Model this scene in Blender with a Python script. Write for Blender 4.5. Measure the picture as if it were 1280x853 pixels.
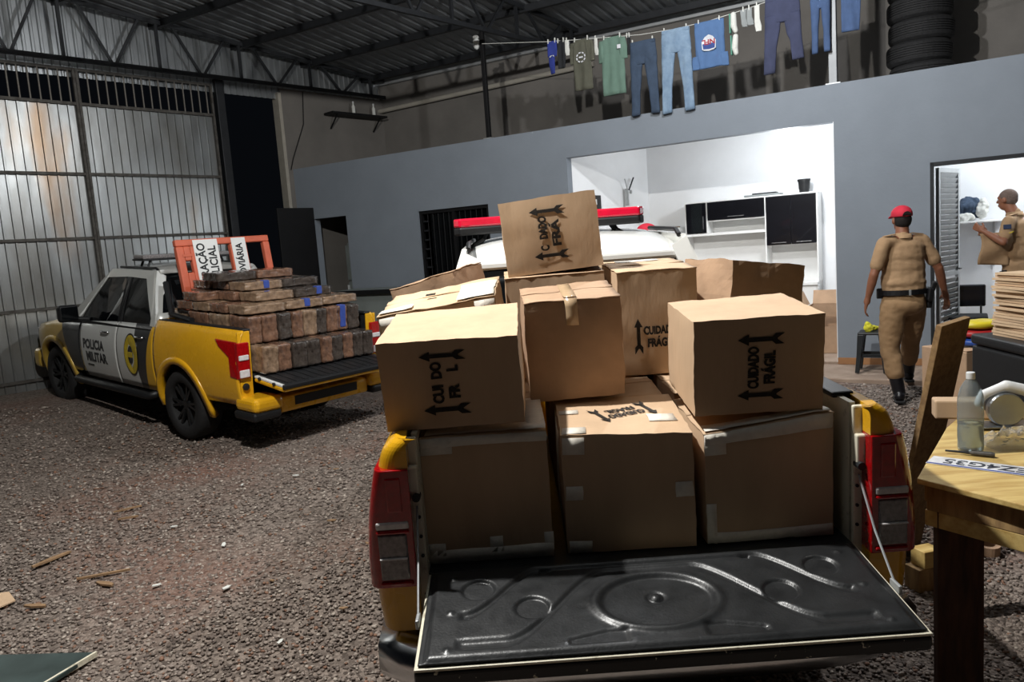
import bpy, bmesh, math, random
import numpy as np
from mathutils import Vector, Matrix, Euler, noise as mnoise

random.seed(7)
for o in list(bpy.data.objects):
    bpy.data.objects.remove(o, do_unlink=True)
scene = bpy.context.scene
COL = scene.collection
PI = math.pi
R = math.radians

# ------------------------------------------------------------------ camera
CAM_H = 1.7
ROLL = math.atan(0.072)
PITCH = math.atan(117.7 / 960.0)
cam_d = bpy.data.cameras.new('camera')
cam = bpy.data.objects.new('camera', cam_d)
COL.objects.link(cam)
cam_d.sensor_width = 36.0
cam_d.lens = 960.0 / 1280.0 * 36.0
cam_d.clip_start = 0.05
_fw = Vector((0, math.cos(PITCH), -math.sin(PITCH)))
_u0 = Vector((0, math.sin(PITCH), math.cos(PITCH)))
_r0 = Vector((1, 0, 0))
_r = math.cos(ROLL) * _r0 - math.sin(ROLL) * _u0
_u = math.cos(ROLL) * _u0 + math.sin(ROLL) * _r0
cam.matrix_world = Matrix(((_r.x, _u.x, -_fw.x, 0), (_r.y, _u.y, -_fw.y, 0),
                           (_r.z, _u.z, -_fw.z, CAM_H), (0, 0, 0, 1)))
scene.camera = cam

# ------------------------------------------------------------------ world, exposure
world = bpy.data.worlds.new('night'); scene.world = world
world.use_nodes = True
world.node_tree.nodes['Background'].inputs[0].default_value = (0.10, 0.12, 0.16, 1)
world.node_tree.nodes['Background'].inputs[1].default_value = 0.022
vs = scene.view_settings
vs.view_transform = 'Standard'; vs.look = 'None'; vs.gamma = 1.0
vs.use_curve_mapping = False
vs.exposure = 0.0

def point_light(name, loc, power, col=(1, 1, 1), radius=0.06):
    d = bpy.data.lights.new(name, 'POINT'); d.energy = power; d.color = col
    d.shadow_soft_size = radius
    o = bpy.data.objects.new(name, d); o.location = loc; COL.objects.link(o)
    return o

def spot_light(name, loc, target, power, col=(1, 1, 1), size=150, radius=0.08):
    d = bpy.data.lights.new(name, 'SPOT'); d.energy = power; d.color = col
    d.shadow_soft_size = radius; d.spot_size = R(size); d.spot_blend = 0.6
    o = bpy.data.objects.new(name, d); o.location = loc
    o.rotation_euler = (Vector(target) - Vector(loc)).to_track_quat('-Z', 'Y').to_euler()
    COL.objects.link(o)
    return o

YARD_LAMP = (-1.25, 3.05, 5.0)
REAR_LAMP = (1.9, 6.6, 4.95)
YARD_POWER, REAR_POWER, ROOM_POWER, SIDE_POWER = 1150, 430, 75, 75

# ------------------------------------------------------------------ frames
W0 = Vector((4.03, 9.14, 0)); W_RZ = math.atan2(-0.515, 0.857)     # long block wall: +X right, +Y into building
E0 = Vector((-3.61, 13.72, 0)); E_RZ = math.atan2(0.746, 0.666)    # end wall with the gate

def frame(o, org, rz):
    o.matrix_world = Matrix.Translation(org) @ Matrix.Rotation(rz, 4, 'Z')
def WP(x, y, z): return Matrix.Rotation(W_RZ, 4, 'Z') @ Vector((x, y, z)) + W0
def EP(x, y, z): return Matrix.Rotation(E_RZ, 4, 'Z') @ Vector((x, y, z)) + E0
def smooth01(t):
    t = max(0.0, min(1.0, t)); return t * t * (3 - 2 * t)
def gz(x, y):
    z = -0.2 + 0.028 * (min(max(y, 0), 9.5) - 2.6)
    d = (x - E0.x) * 0.746 - (y - E0.y) * 0.666
    return z + 0.24 * smooth01((4.2 - d) / 4.0)

# ------------------------------------------------------------------ materials
def lin(h):
    c = [int(h[i:i + 2], 16) / 255 for i in (0, 2, 4)]
    return tuple(x / 12.92 if x <= 0.04045 else ((x + 0.055) / 1.055) ** 2.4 for x in c)
def mul(c, k): return tuple(min(1, x * k) for x in c)

MATS = {}
def pm(name, base, rough=0.6, metal=0.0, var=0.15, scale=6.0, bump=0.0, bscale=60.0, col2=None, stretch=None,
       lo=0.35, hi=0.65, spec=0.5, trans=0.0, ior=1.45, emit=None, estr=0.0, alpha=None, coat=0.0, rvar=0.0, bdist=0.01):
    if isinstance(base, str): base = lin(base)
    if isinstance(col2, str): col2 = lin(col2)
    m = bpy.data.materials.new(name); m.use_nodes = True
    nt = m.node_tree; N = nt.nodes; L = nt.links
    b = N['Principled BSDF']
    tc = N.new('ShaderNodeTexCoord'); mp = N.new('ShaderNodeMapping')
    L.new(tc.outputs['Object'], mp.inputs['Vector'])
    if stretch: mp.inputs['Scale'].default_value = stretch
    nz = N.new('ShaderNodeTexNoise'); nz.inputs['Scale'].default_value = scale
    nz.inputs['Detail'].default_value = 6; nz.inputs['Roughness'].default_value = 0.6
    L.new(mp.outputs[0], nz.inputs['Vector'])
    rp = N.new('ShaderNodeValToRGB')
    rp.color_ramp.elements[0].position = lo; rp.color_ramp.elements[1].position = hi
    c2 = col2 if col2 else mul(base, 1 - 2 * var)
    rp.color_ramp.elements[0].color = (*c2, 1); rp.color_ramp.elements[1].color = (*base, 1)
    L.new(nz.outputs['Fac'], rp.inputs['Fac']); L.new(rp.outputs['Color'], b.inputs['Base Color'])
    b.inputs['Roughness'].default_value = rough; b.inputs['Metallic'].default_value = metal
    b.inputs['Specular IOR Level'].default_value = spec; b.inputs['IOR'].default_value = ior
    b.inputs['Transmission Weight'].default_value = trans; b.inputs['Coat Weight'].default_value = coat
    if rvar:
        mr = N.new('ShaderNodeMapRange'); mr.inputs['To Min'].default_value = max(0, rough - rvar)
        mr.inputs['To Max'].default_value = min(1, rough + rvar)
        n3 = N.new('ShaderNodeTexNoise'); n3.inputs['Scale'].default_value = scale * 3
        L.new(mp.outputs[0], n3.inputs['Vector']); L.new(n3.outputs['Fac'], mr.inputs['Value'])
        L.new(mr.outputs[0], b.inputs['Roughness'])
    if alpha is not None: b.inputs['Alpha'].default_value = alpha
    if emit:
        b.inputs['Emission Color'].default_value = (*emit, 1); b.inputs['Emission Strength'].default_value = estr
    if bump:
        n2 = N.new('ShaderNodeTexNoise'); n2.inputs['Scale'].default_value = bscale
        n2.inputs['Detail'].default_value = 4
        L.new(mp.outputs[0], n2.inputs['Vector'])
        bp = N.new('ShaderNodeBump'); bp.inputs['Strength'].default_value = bump
        bp.inputs['Distance'].default_value = bdist
        L.new(n2.outputs['Fac'], bp.inputs['Height']); L.new(bp.outputs['Normal'], b.inputs['Normal'])
    MATS[name] = m
    return m

# ------------------------------------------------------------------ mesh building
class MB:
    def __init__(s): s.v = []; s.f = []
    def add(s, vs, fs, M=None):
        n = len(s.v)
        for p in vs:
            p = Vector(p)
            s.v.append(M @ p if M else p)
        for q in fs: s.f.append([i + n for i in q])
        return s
    def box(s, c, d, rot=None, M=None):
        x, y, z = d[0] / 2, d[1] / 2, d[2] / 2
        vs = [Vector((sx * x, sy * y, sz * z)) for sx in (-1, 1) for sy in (-1, 1) for sz in (-1, 1)]
        Q = Matrix.Translation(c) @ (Euler(rot).to_matrix().to_4x4() if rot else Matrix())
        if M: Q = M @ Q
        return s.add([Q @ p for p in vs], [(0, 1, 3, 2), (4, 6, 7, 5), (0, 4, 5, 1), (2, 3, 7, 6), (0, 2, 6, 4), (1, 5, 7, 3)])
    def bx(s, x0, x1, y0, y1, z0, z1):
        return s.box(((x0 + x1) / 2, (y0 + y1) / 2, (z0 + z1) / 2), (abs(x1 - x0), abs(y1 - y0), abs(z1 - z0)))
    def tube(s, pts, rad, n=8, caps=True, M=None):
        pts = [Vector(p) for p in pts]
        rs = rad if isinstance(rad, (list, tuple)) else [rad] * len(pts)
        rings = []; up = None
        for i, p in enumerate(pts):
            t = (pts[min(i + 1, len(pts) - 1)] - pts[max(i - 1, 0)]).normalized()
            if up is None:
                up = t.orthogonal().normalized()
            up = (up - t * up.dot(t))
            up = up.normalized() if up.length > 1e-6 else t.orthogonal().normalized()
            w = t.cross(up)
            rings.append([p + (up * math.cos(2 * PI * k / n) + w * math.sin(2 * PI * k / n)) * rs[i] for k in range(n)])
        vs = [q for r in rings for q in r]; fs = []
        for i in range(len(pts) - 1):
            for k in range(n):
                a = i * n + k; b = i * n + (k + 1) % n
                fs.append((a, b, b + n, a + n))
        if caps:
            fs.append(tuple(range(n - 1, -1, -1))); e = (len(pts) - 1) * n
            fs.append(tuple(range(e, e + n)))
        return s.add(vs, fs, M)
    def bar(s, p0, p1, w, h, up=(0, 0, 1)):
        p0, p1 = Vector(p0), Vector(p1); t = (p1 - p0).normalized(); u = Vector(up)
        if abs(t.dot(u)) > 0.98: u = Vector((0, 1, 0))
        sx = t.cross(u).normalized(); u = sx.cross(t)
        vs = []
        for p in (p0, p1):
            for a, b in ((-1, -1), (1, -1), (1, 1), (-1, 1)): vs.append(p + sx * a * w / 2 + u * b * h / 2)
        return s.add(vs, [(3, 2, 1, 0), (4, 5, 6, 7)] + [(k, (k + 1) % 4, (k + 1) % 4 + 4, k + 4) for k in range(4)])
    def prism(s, poly, fn, t):
        """poly in 2D, fn(a,b,d) -> 3D, extruded d=0..t"""
        n = len(poly)
        vs = [fn(a, b, 0) for a, b in poly] + [fn(a, b, t) for a, b in poly]
        return s.add(vs, [tuple(range(n - 1, -1, -1)), tuple(range(n, 2 * n))] + [(k, (k + 1) % n, (k + 1) % n + n, k + n) for k in range(n)])
    def grid(s, fn, nu, nv, flip=False, M=None):
        vs = [fn(i / nu, j / nv) for i in range(nu + 1) for j in range(nv + 1)]
        fs = []
        for i in range(nu):
            for j in range(nv):
                a = i * (nv + 1) + j
                q = (a, a + nv + 1, a + nv + 2, a + 1)
                fs.append(q[::-1] if flip else q)
        return s.add(vs, fs, M)
    def lathe(s, prof, n=20, M=None):
        vs = []; fs = []
        for r, z in prof:
            for k in range(n): vs.append((r * math.cos(2 * PI * k / n), r * math.sin(2 * PI * k / n), z))
        for i in range(len(prof) - 1):
            for k in range(n):
                a = i * n + k; b = i * n + (k + 1) % n
                fs.append((a, b, b + n, a + n))
        fs.append(tuple(range(n - 1, -1, -1))); e = (len(prof) - 1) * n; fs.append(tuple(range(e, e + n)))
        return s.add(vs, fs, M)
    def loft(s, rings, caps=True):
        n = len(rings[0]); vs = [p for r in rings for p in r]; fs = []
        for i in range(len(rings) - 1):
            for k in range(n):
                a = i * n + k; b = i * n + (k + 1) % n
                fs.append((a, b, b + n, a + n))
        if caps:
            fs.append(tuple(range(n - 1, -1, -1))); e = (len(rings) - 1) * n; fs.append(tuple(range(e, e + n)))
        return s.add(vs, fs)
    def mesh(s, name):
        me = bpy.data.meshes.new(name)
        me.from_pydata([tuple(p) for p in s.v], [], s.f); me.update()
        return me
    def build(s, name, m, parent=None, smooth=False, bevel=0.0, seg=2, solid=0.0, recalc=True):
        me = s.mesh(name)
        if recalc:
            bm = bmesh.new(); bm.from_mesh(me); bmesh.ops.recalc_face_normals(bm, faces=bm.faces); bm.to_mesh(me); bm.free()
        return link(name, me, m, parent, smooth, bevel, seg, solid)

def link(name, me, m, parent=None, smooth=False, bevel=0.0, seg=2, solid=0.0):
    o = bpy.data.objects.new(name, me); COL.objects.link(o)
    if m is not None and not me.materials: me.materials.append(MATS[m] if isinstance(m, str) else m)
    if smooth:
        for p in me.polygons: p.use_smooth = True
    if solid:
        md = o.modifiers.new('thickness', 'SOLIDIFY'); md.thickness = solid; md.offset = -1
    if bevel:
        md = o.modifiers.new('edge', 'BEVEL'); md.width = bevel; md.segments = seg; md.limit_method = 'ANGLE'; md.angle_limit = R(40)
    if parent: o.parent = parent
    return o

def tag(o, label=None, cat=None, group=None, kind=None):
    if label: o['label'] = label
    if cat: o['category'] = cat
    if group: o['group'] = group
    if kind: o['kind'] = kind
    return o

def thing(name, label, cat, loc=(0, 0, 0), rz=0, group=None, rot=None):
    o = bpy.data.objects.new(name, None); COL.objects.link(o)
    o.empty_display_size = 0.1
    o.location = loc; o.rotation_euler = rot if rot else (0, 0, rz)
    return tag(o, label, cat, group)

def copy_tree(o, parent=None):
    c = o.copy(); COL.objects.link(c); c.parent = parent
    for ch in o.children: copy_tree(ch, c)
    return c

def struct(o): o['kind'] = 'structure'; return o

def final_mesh(o):
    """evaluate modifiers into plain mesh data and drop the temporary object"""
    bpy.context.view_layer.update()
    dg = bpy.context.evaluated_depsgraph_get()
    me = bpy.data.meshes.new_from_object(o.evaluated_get(dg))
    bpy.data.objects.remove(o, do_unlink=True)
    return me

def text_mesh(body, size, bold=0.0, sx=1.0, depth=0.0015, align='CENTER', spacing=1.0):
    cu = bpy.data.curves.new('lettering', 'FONT'); cu.body = body; cu.size = size
    cu.align_x = align; cu.align_y = 'CENTER'; cu.offset = bold; cu.extrude = depth / 2; cu.resolution_u = 3
    cu.space_character = spacing
    o = bpy.data.objects.new('lettering', cu); COL.objects.link(o)
    me = final_mesh(o); bpy.data.curves.remove(cu)
    for v in me.vertices: v.co.x *= sx
    return me

def text(name, body, size, m, parent, M, bold=0.0, sx=1.0, depth=0.0015, remap=None, spacing=1.0):
    me = text_mesh(body, size, bold, sx, depth, spacing=spacing)
    me.materials.clear()
    me.transform(M)
    if remap:
        for v in me.vertices: v.co = remap(v.co)
    return link(name, me, m, parent)

def blob(name, prims, vox, m, parent=None, it=4, fac=0.5):
    """one continuous surface grown over tapered capsules and ellipsoids"""
    mb = MB()
    for p in prims:
        if p[0] == 'c':
            _, a, b, r0, r1 = p; a, b = Vector(a), Vector(b)
            ax = b - a; Lg = ax.length
            q = ax.to_track_quat('Z', 'Y').to_matrix().to_4x4() if Lg > 1e-6 else Matrix()
            prof = []
            for k in range(5):
                t = -PI / 2 + PI / 2 * k / 4; prof.append((max(1e-4, r0 * math.cos(t)), r0 * math.sin(t)))
            for k in range(5):
                t = PI / 2 * k / 4; prof.append((max(1e-4, r1 * math.cos(t)), Lg + r1 * math.sin(t)))
            mb.lathe(prof, 14, Matrix.Translation(a) @ q)
        else:
            _, c, rr, rot = p
            prof = [(max(1e-4, math.cos(-PI / 2 + PI * k / 10)), math.sin(-PI / 2 + PI * k / 10)) for k in range(11)]
            Q = Matrix.Translation(c) @ Euler(rot).to_matrix().to_4x4() @ Matrix.Diagonal((*rr, 1))
            mb.lathe(prof, 16, Q)
    o = mb.build(name, None, recalc=True)
    md = o.modifiers.new('r', 'REMESH'); md.mode = 'VOXEL'; md.voxel_size = vox
    ms = o.modifiers.new('s', 'SMOOTH'); ms.factor = fac; ms.iterations = it
    me = final_mesh(o); me.name = name
    return link(name, me, m, parent, smooth=True)
# ------------------------------------------------------------------ material palette
pm('gravel', '8d8078', 0.9, var=0.2, scale=45, bump=1.0, bscale=70, col2='5e524a', bdist=0.02)
pm('stone', '9c9188', 0.85, var=0.25, scale=25, col2='5f544d', lo=0.3, hi=0.7)
pm('wall_paint', '808891', 0.75, var=0.05, scale=1.5, bump=0.25, bscale=25, bdist=0.006)
pm('white_paint', 'e6e8ea', 0.7, var=0.03, scale=2, bump=0.05, bscale=40)
pm('raw_concrete', '75716c', 0.9, var=0.14, scale=1.1, bump=0.4, bscale=18, col2='605d59', lo=.25, hi=.75)
pm('concrete_floor', 'a08d7d', 0.85, var=0.15, scale=4, bump=0.2, bscale=50, col2='8b7767')
pm('slab', '7c7872', 0.9, var=0.1)
pm('galvanised', 'b4b8ba', 0.34, 0.85, var=0.1, scale=2.2, bump=0.12, bscale=7, stretch=(1, 1, .35), rvar=0.12)
pm('gate_sheet', 'a3a6a6', 0.33, 0.85, scale=1.1, col2='85847f', bump=0.3, bscale=5, stretch=(1, 1, .4), rvar=0.1, lo=0.3, hi=0.55)
pm('roof_sheet', '83878a', 0.5, 0.6, var=0.1, scale=2)
pm('dark_steel', '2e3033', 0.55, 0.5, var=0.12, scale=10)
pm('rusty_steel', '5a5854', 0.65, 0.4, scale=14, col2='413d39')
pm('black_steel', '121214', 0.6, 0.2, var=0.2, scale=6)
pm('light_steel', 'a9acad', 0.5, 0.5, var=0.08)
pm('baseboard_wood', 'a4764e', 0.6, var=0.12, scale=8)
pm('post_grey', '85888a', 0.5, 0.2, var=0.08)
pm('pvc', 'a39e93', 0.5, var=0.08)
# vehicles
pm('yellow_paint', 'd9a21a', 0.28, var=0.04, scale=3, coat=0.5, rvar=0.05)
pm('white_car', 'e4e5e2', 0.25, var=0.03, scale=3, coat=0.5)
pm('silver_car', 'b9bbb8', 0.3, 0.15, var=0.04, scale=3, coat=0.4)
pm('cream_metal', 'd8d2bd', 0.4, var=0.1, scale=20, col2='8f8770', lo=0.25, hi=0.42)
pm('black_plastic', '17181a', 0.5, var=0.15, scale=25, bump=0.06, bscale=200)
pm('liner_plastic', '1d1e1f', 0.36, scale=9, col2='2a2b2c', bump=0.1, bscale=120, rvar=0.1)
pm('rubber', '202021', 0.8, var=0.2, scale=30, bump=0.3, bscale=60)
pm('rim_alloy', '3a3b3d', 0.35, 0.8, var=0.1)
pm('chrome', 'd9dbdd', 0.22, 1.0, var=0.05, scale=4)
pm('car_glass', '0b0d0f', 0.06, var=0.1, scale=2, spec=0.3)
pm('red_lens', 'a30e12', 0.12, var=0.15, scale=40, coat=0.8)
pm('red_bar', 'd41638', 0.2, var=0.08, scale=12, coat=0.6)
pm('clear_lens', '8b8787', 0.15, var=0.25, scale=60, coat=0.8)
pm('white_lens', 'd5d0cf', 0.15, var=0.1, scale=40, coat=0.6)
pm('chipped_black', '131416', 0.45, scale=22, col2='cfc9b2', lo=0.35, hi=0.37)
pm('bar_steel', '66625c', 0.55, 0.3, var=0.1, scale=14)
pm('livery_black', '1d1e20', 0.35, var=0.1, coat=0.4)
pm('emblem_yellow', 'b7a02c', 0.4, var=0.1, scale=14)
pm('seat_fabric', '2a2b2e', 0.9)
# cargo
pm('cardboard', 'c4a788', 0.85, var=0.07, scale=5, bump=0.12, bscale=45, stretch=(1, 1, .3))
pm('cardboard_pale', 'cbaf8e', 0.85, var=0.07, scale=5, bump=0.12, bscale=40)
pm('cardboard_dark', 'b29377', 0.88, var=0.1, scale=5, bump=0.15, bscale=40)
pm('paper_tape', 'e0dace', 0.55, var=0.06, scale=30, bump=0.15, bscale=60)
pm('clear_tape', 'c2a684', 0.25, var=0.05, scale=30)
pm('print_ink', '1d1814', 0.8, scale=60, col2='3a2d22', lo=0.25, hi=0.45)
for nm, a, b2 in (('wrap_brown', '86644f', '4a352b'), ('wrap_dark', '4e4640', '2a231f'), ('wrap_tan', '9a8068', '5d4a3a')):
    pm(nm, a, 0.24, scale=14, col2=b2, bump=0.7, bscale=32, coat=0.9, lo=0.3, hi=0.7, bdist=0.012)
pm('blue_tape', '3a4f9a', 0.35, var=0.1, scale=30)
pm('orange_plastic', 'c96448', 0.45, var=0.08, scale=9)
pm('sign_white', 'd9dad8', 0.5, var=0.02)
pm('sign_black', '16161a', 0.6)
# people and cloth
pm('skin', '8a5a42', 0.55, var=0.08, scale=12)
pm('uniform', '9f8160', 0.85, var=0.08, scale=5, bump=0.35, bscale=22, bdist=0.012)
pm('uniform_trousers', '957755', 0.85, var=0.1, scale=5, bump=0.35, bscale=20, bdist=0.012)
pm('boot_leather', '17161a', 0.35, var=0.2, scale=12, bump=0.3, bscale=30)
pm('belt_leather', '141417', 0.45, var=0.15)
pm('cap_red', 'c2243a', 0.8, var=0.08, scale=10)
pm('hair', '1c1613', 0.9, var=0.2, scale=40)
pm('grey_hair', '6e5d54', 0.9, var=0.15, scale=60)
pm('denim_light', '8298ad', 0.9, var=0.12, scale=7, bump=0.3, bscale=25, col2='6a8199')
pm('denim_dark', '3b4a5e', 0.9, var=0.12, scale=7, bump=0.3, bscale=25)
pm('denim_purple', '3c415a', 0.9, var=0.1, scale=7, bump=0.3, bscale=25)
pm('denim_blue', '43587c', 0.9, var=0.1, scale=7, bump=0.3, bscale=25)
pm('cloth_olive', '56564a', 0.92, var=0.08, bump=0.3, bscale=22)
pm('cloth_green', '637d70', 0.92, var=0.06, bump=0.3, bscale=22)
pm('cloth_blue', '4f6d97', 0.9, var=0.05, bump=0.3, bscale=22)
pm('cloth_royal', '2c3a86', 0.9, var=0.1)
pm('cloth_black', '232528', 0.92, var=0.1)
pm('cloth_white', 'd2d3cd', 0.9, var=0.06)
pm('cloth_grey', '8f9494', 0.9, var=0.1)
pm('print_white', 'd8dadf', 0.8); pm('print_red', 'a33844', 0.8); pm('print_navy', '3a4f8f', 0.8)
pm('patch_navy', '2a3550', 0.8); pm('patch_yellow', 'c8b23a', 0.8)
pm('shoe_teal', '5f9a86', 0.7)
# furniture
pm('cabinet_white', 'e8e8e6', 0.4, var=0.02)
pm('cabinet_black', '121217', 0.2, var=0.1, coat=0.3)
pm('handle_metal', 'c6c8ca', 0.25, 0.9)
pm('tinted_glass', '3a3f42', 0.1, trans=0.7, var=0.05)
pm('stool_plastic', '1f2224', 0.4, var=0.1)
pm('rag_yellow', 'd8d23a', 0.9, var=0.1, scale=14)
pm('bag_blue', '2350a8', 0.4, var=0.1); pm('bag_red', 'b62e30', 0.4, var=0.1); pm('bag_yellow', 'd8c52f', 0.4, var=0.1)
pm('plywood', 'c9b071', 0.65, var=0.1, scale=4, stretch=(1, 6, 6), bump=0.08, bscale=30, col2='a98a4d')
pm('raw_wood', 'a7895b', 0.75, scale=5, stretch=(6, 6, 1), col2='7d6242', bump=0.15, bscale=30)
pm('dark_wood', '5a3b28', 0.8, scale=5, stretch=(6, 6, 1), col2='3a251a', bump=0.2, bscale=30)
pm('chipboard', '927650', 0.8, scale=30, col2='775c3e', bump=0.2, bscale=60)
pm('splinter', '97795a', 0.8, var=0.15, scale=20)
pm('pet_plastic', 'dfe8ec', 0.08, trans=0.9, ior=1.15, var=0.02, bump=0.1, bscale=40)
pm('water', 'e4e8e2', 0.05, trans=0.88, ior=1.33, var=0.0)
pm('bag_plastic', 'e6e8ea', 0.2, trans=0.85, ior=1.1, var=0.05, bump=0.6, bscale=30)
pm('cap_white', 'd9dcdd', 0.4)
pm('plate_white', 'dcdde0', 0.35, scale=20); pm('plate_ink', '3a3f4a', 0.5); pm('plate_blue', '2b4596', 0.4)
pm('saw_white', 'dfe0e0', 0.35, var=0.04); pm('saw_steel', '9fa3a6', 0.3, 0.9, var=0.1)
pm('bulb_off', 'd6d8d6', 0.3)
pm('bulb_lit', 'ffffff', 0.5, emit=(1, 1, 1), estr=14)
pm('dark_sheet', '3d4a48', 0.3, var=0.2, scale=3, col2='2a3432', bump=0.1, bscale=5)
pm('brass', '8d7a45', 0.35, 0.8)
pm('grey_sheet', '7b827f', 0.5, var=0.1, scale=3)
pm('rubble', '4d423d', 0.9, var=0.25, scale=12, bump=0.5, bscale=30)
# ------------------------------------------------------------------ lamps (built with their fixtures)
def bulb_lamp(name, light_name, label, loc, power, lit, col=(1, 0.97, 0.92), radius=0.06, hang=None):
    t = thing(name, label, 'lamp', loc)
    MB().lathe([(0.045, 0.0), (0.05, 0.02), (0.05, 0.07), (0.03, 0.085)], 16).build('lamp_holder', 'bulb_off', t, smooth=True)
    prof = [(0.02, 0), (0.024, -0.02), (0.045, -0.06), (0.05, -0.09), (0.042, -0.12), (0.02, -0.138), (0.002, -0.142)]
    b = MB().lathe([(r, z) for r, z in reversed(prof)], 16).build('bulb', 'bulb_lit' if lit else 'bulb_off', t, smooth=True)
    if hang: MB().tube([(0, 0, 0.08), (0, 0, hang)], 0.008, 6).build('cord', 'black_plastic', t)
    if lit:
        l = point_light(light_name, Vector(loc) + Vector((0, 0, -0.24)), power, col, radius)
    return t

# ------------------------------------------------------------------ ground
def make_floor():
    xs = np.linspace(-13, 9, 111); ys = np.linspace(-3, 20, 116)
    mb = MB()
    mb.v = [Vector((x, y, gz(x, y) + 0.012 * mnoise.noise((x * .7, y * .7, 0)) - 0.004)) for x in xs for y in ys]
    n = len(ys)
    mb.f = [(i * n + j, (i + 1) * n + j, (i + 1) * n + j + 1, i * n + j + 1) for i in range(len(xs) - 1) for j in range(n - 1)]
    o = mb.build('floor', None, smooth=True)
    m = bpy.data.materials.new('gravel_ground'); m.use_nodes = True
    nt = m.node_tree; N = nt.nodes; L = nt.links; b = N['Principled BSDF']; b.inputs['Roughness'].default_value = 0.95
    tc = N.new('ShaderNodeTexCoord')
    vo = N.new('ShaderNodeTexVoronoi'); vo.inputs['Scale'].default_value = 48; L.new(tc.outputs['Object'], vo.inputs['Vector'])
    vw = N.new('ShaderNodeSeparateColor'); L.new(vo.outputs['Color'], vw.inputs[0])
    r1 = N.new('ShaderNodeValToRGB'); L.new(vw.outputs[0], r1.inputs['Fac'])
    r1.color_ramp.elements[0].color = (*lin('4a4039'), 1); r1.color_ramp.elements[1].color = (*lin('8a7d73'), 1)
    nz = N.new('ShaderNodeTexNoise'); nz.inputs['Scale'].default_value = 0.55; nz.inputs['Detail'].default_value = 5
    L.new(tc.outputs['Object'], nz.inputs['Vector'])
    r2 = N.new('ShaderNodeValToRGB'); r2.color_ramp.elements[0].position = 0.5; r2.color_ramp.elements[1].position = 0.72
    r2.color_ramp.elements[0].color = (0, 0, 0, 1); r2.color_ramp.elements[1].color = (0.55, 0.55, 0.55, 1)
    L.new(nz.outputs['Fac'], r2.inputs['Fac'])
    mx = N.new('ShaderNodeMix'); mx.data_type = 'RGBA'; L.new(r2.outputs['Color'], mx.inputs['Factor'])
    L.new(r1.outputs['Color'], mx.inputs[6]); mx.inputs[7].default_value = (*lin('7a4a36'), 1)
    L.new(mx.outputs[2], b.inputs['Base Color'])
    bp = N.new('ShaderNodeBump'); bp.inputs['Strength'].default_value = 0.9; bp.inputs['Distance'].default_value = 0.015; bp.invert = True
    L.new(vo.outputs['Distance'], bp.inputs['Height']); L.new(bp.outputs['Normal'], b.inputs['Normal'])
    o.data.materials.clear(); o.data.materials.append(m)
    return struct(o)
make_floor()

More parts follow.
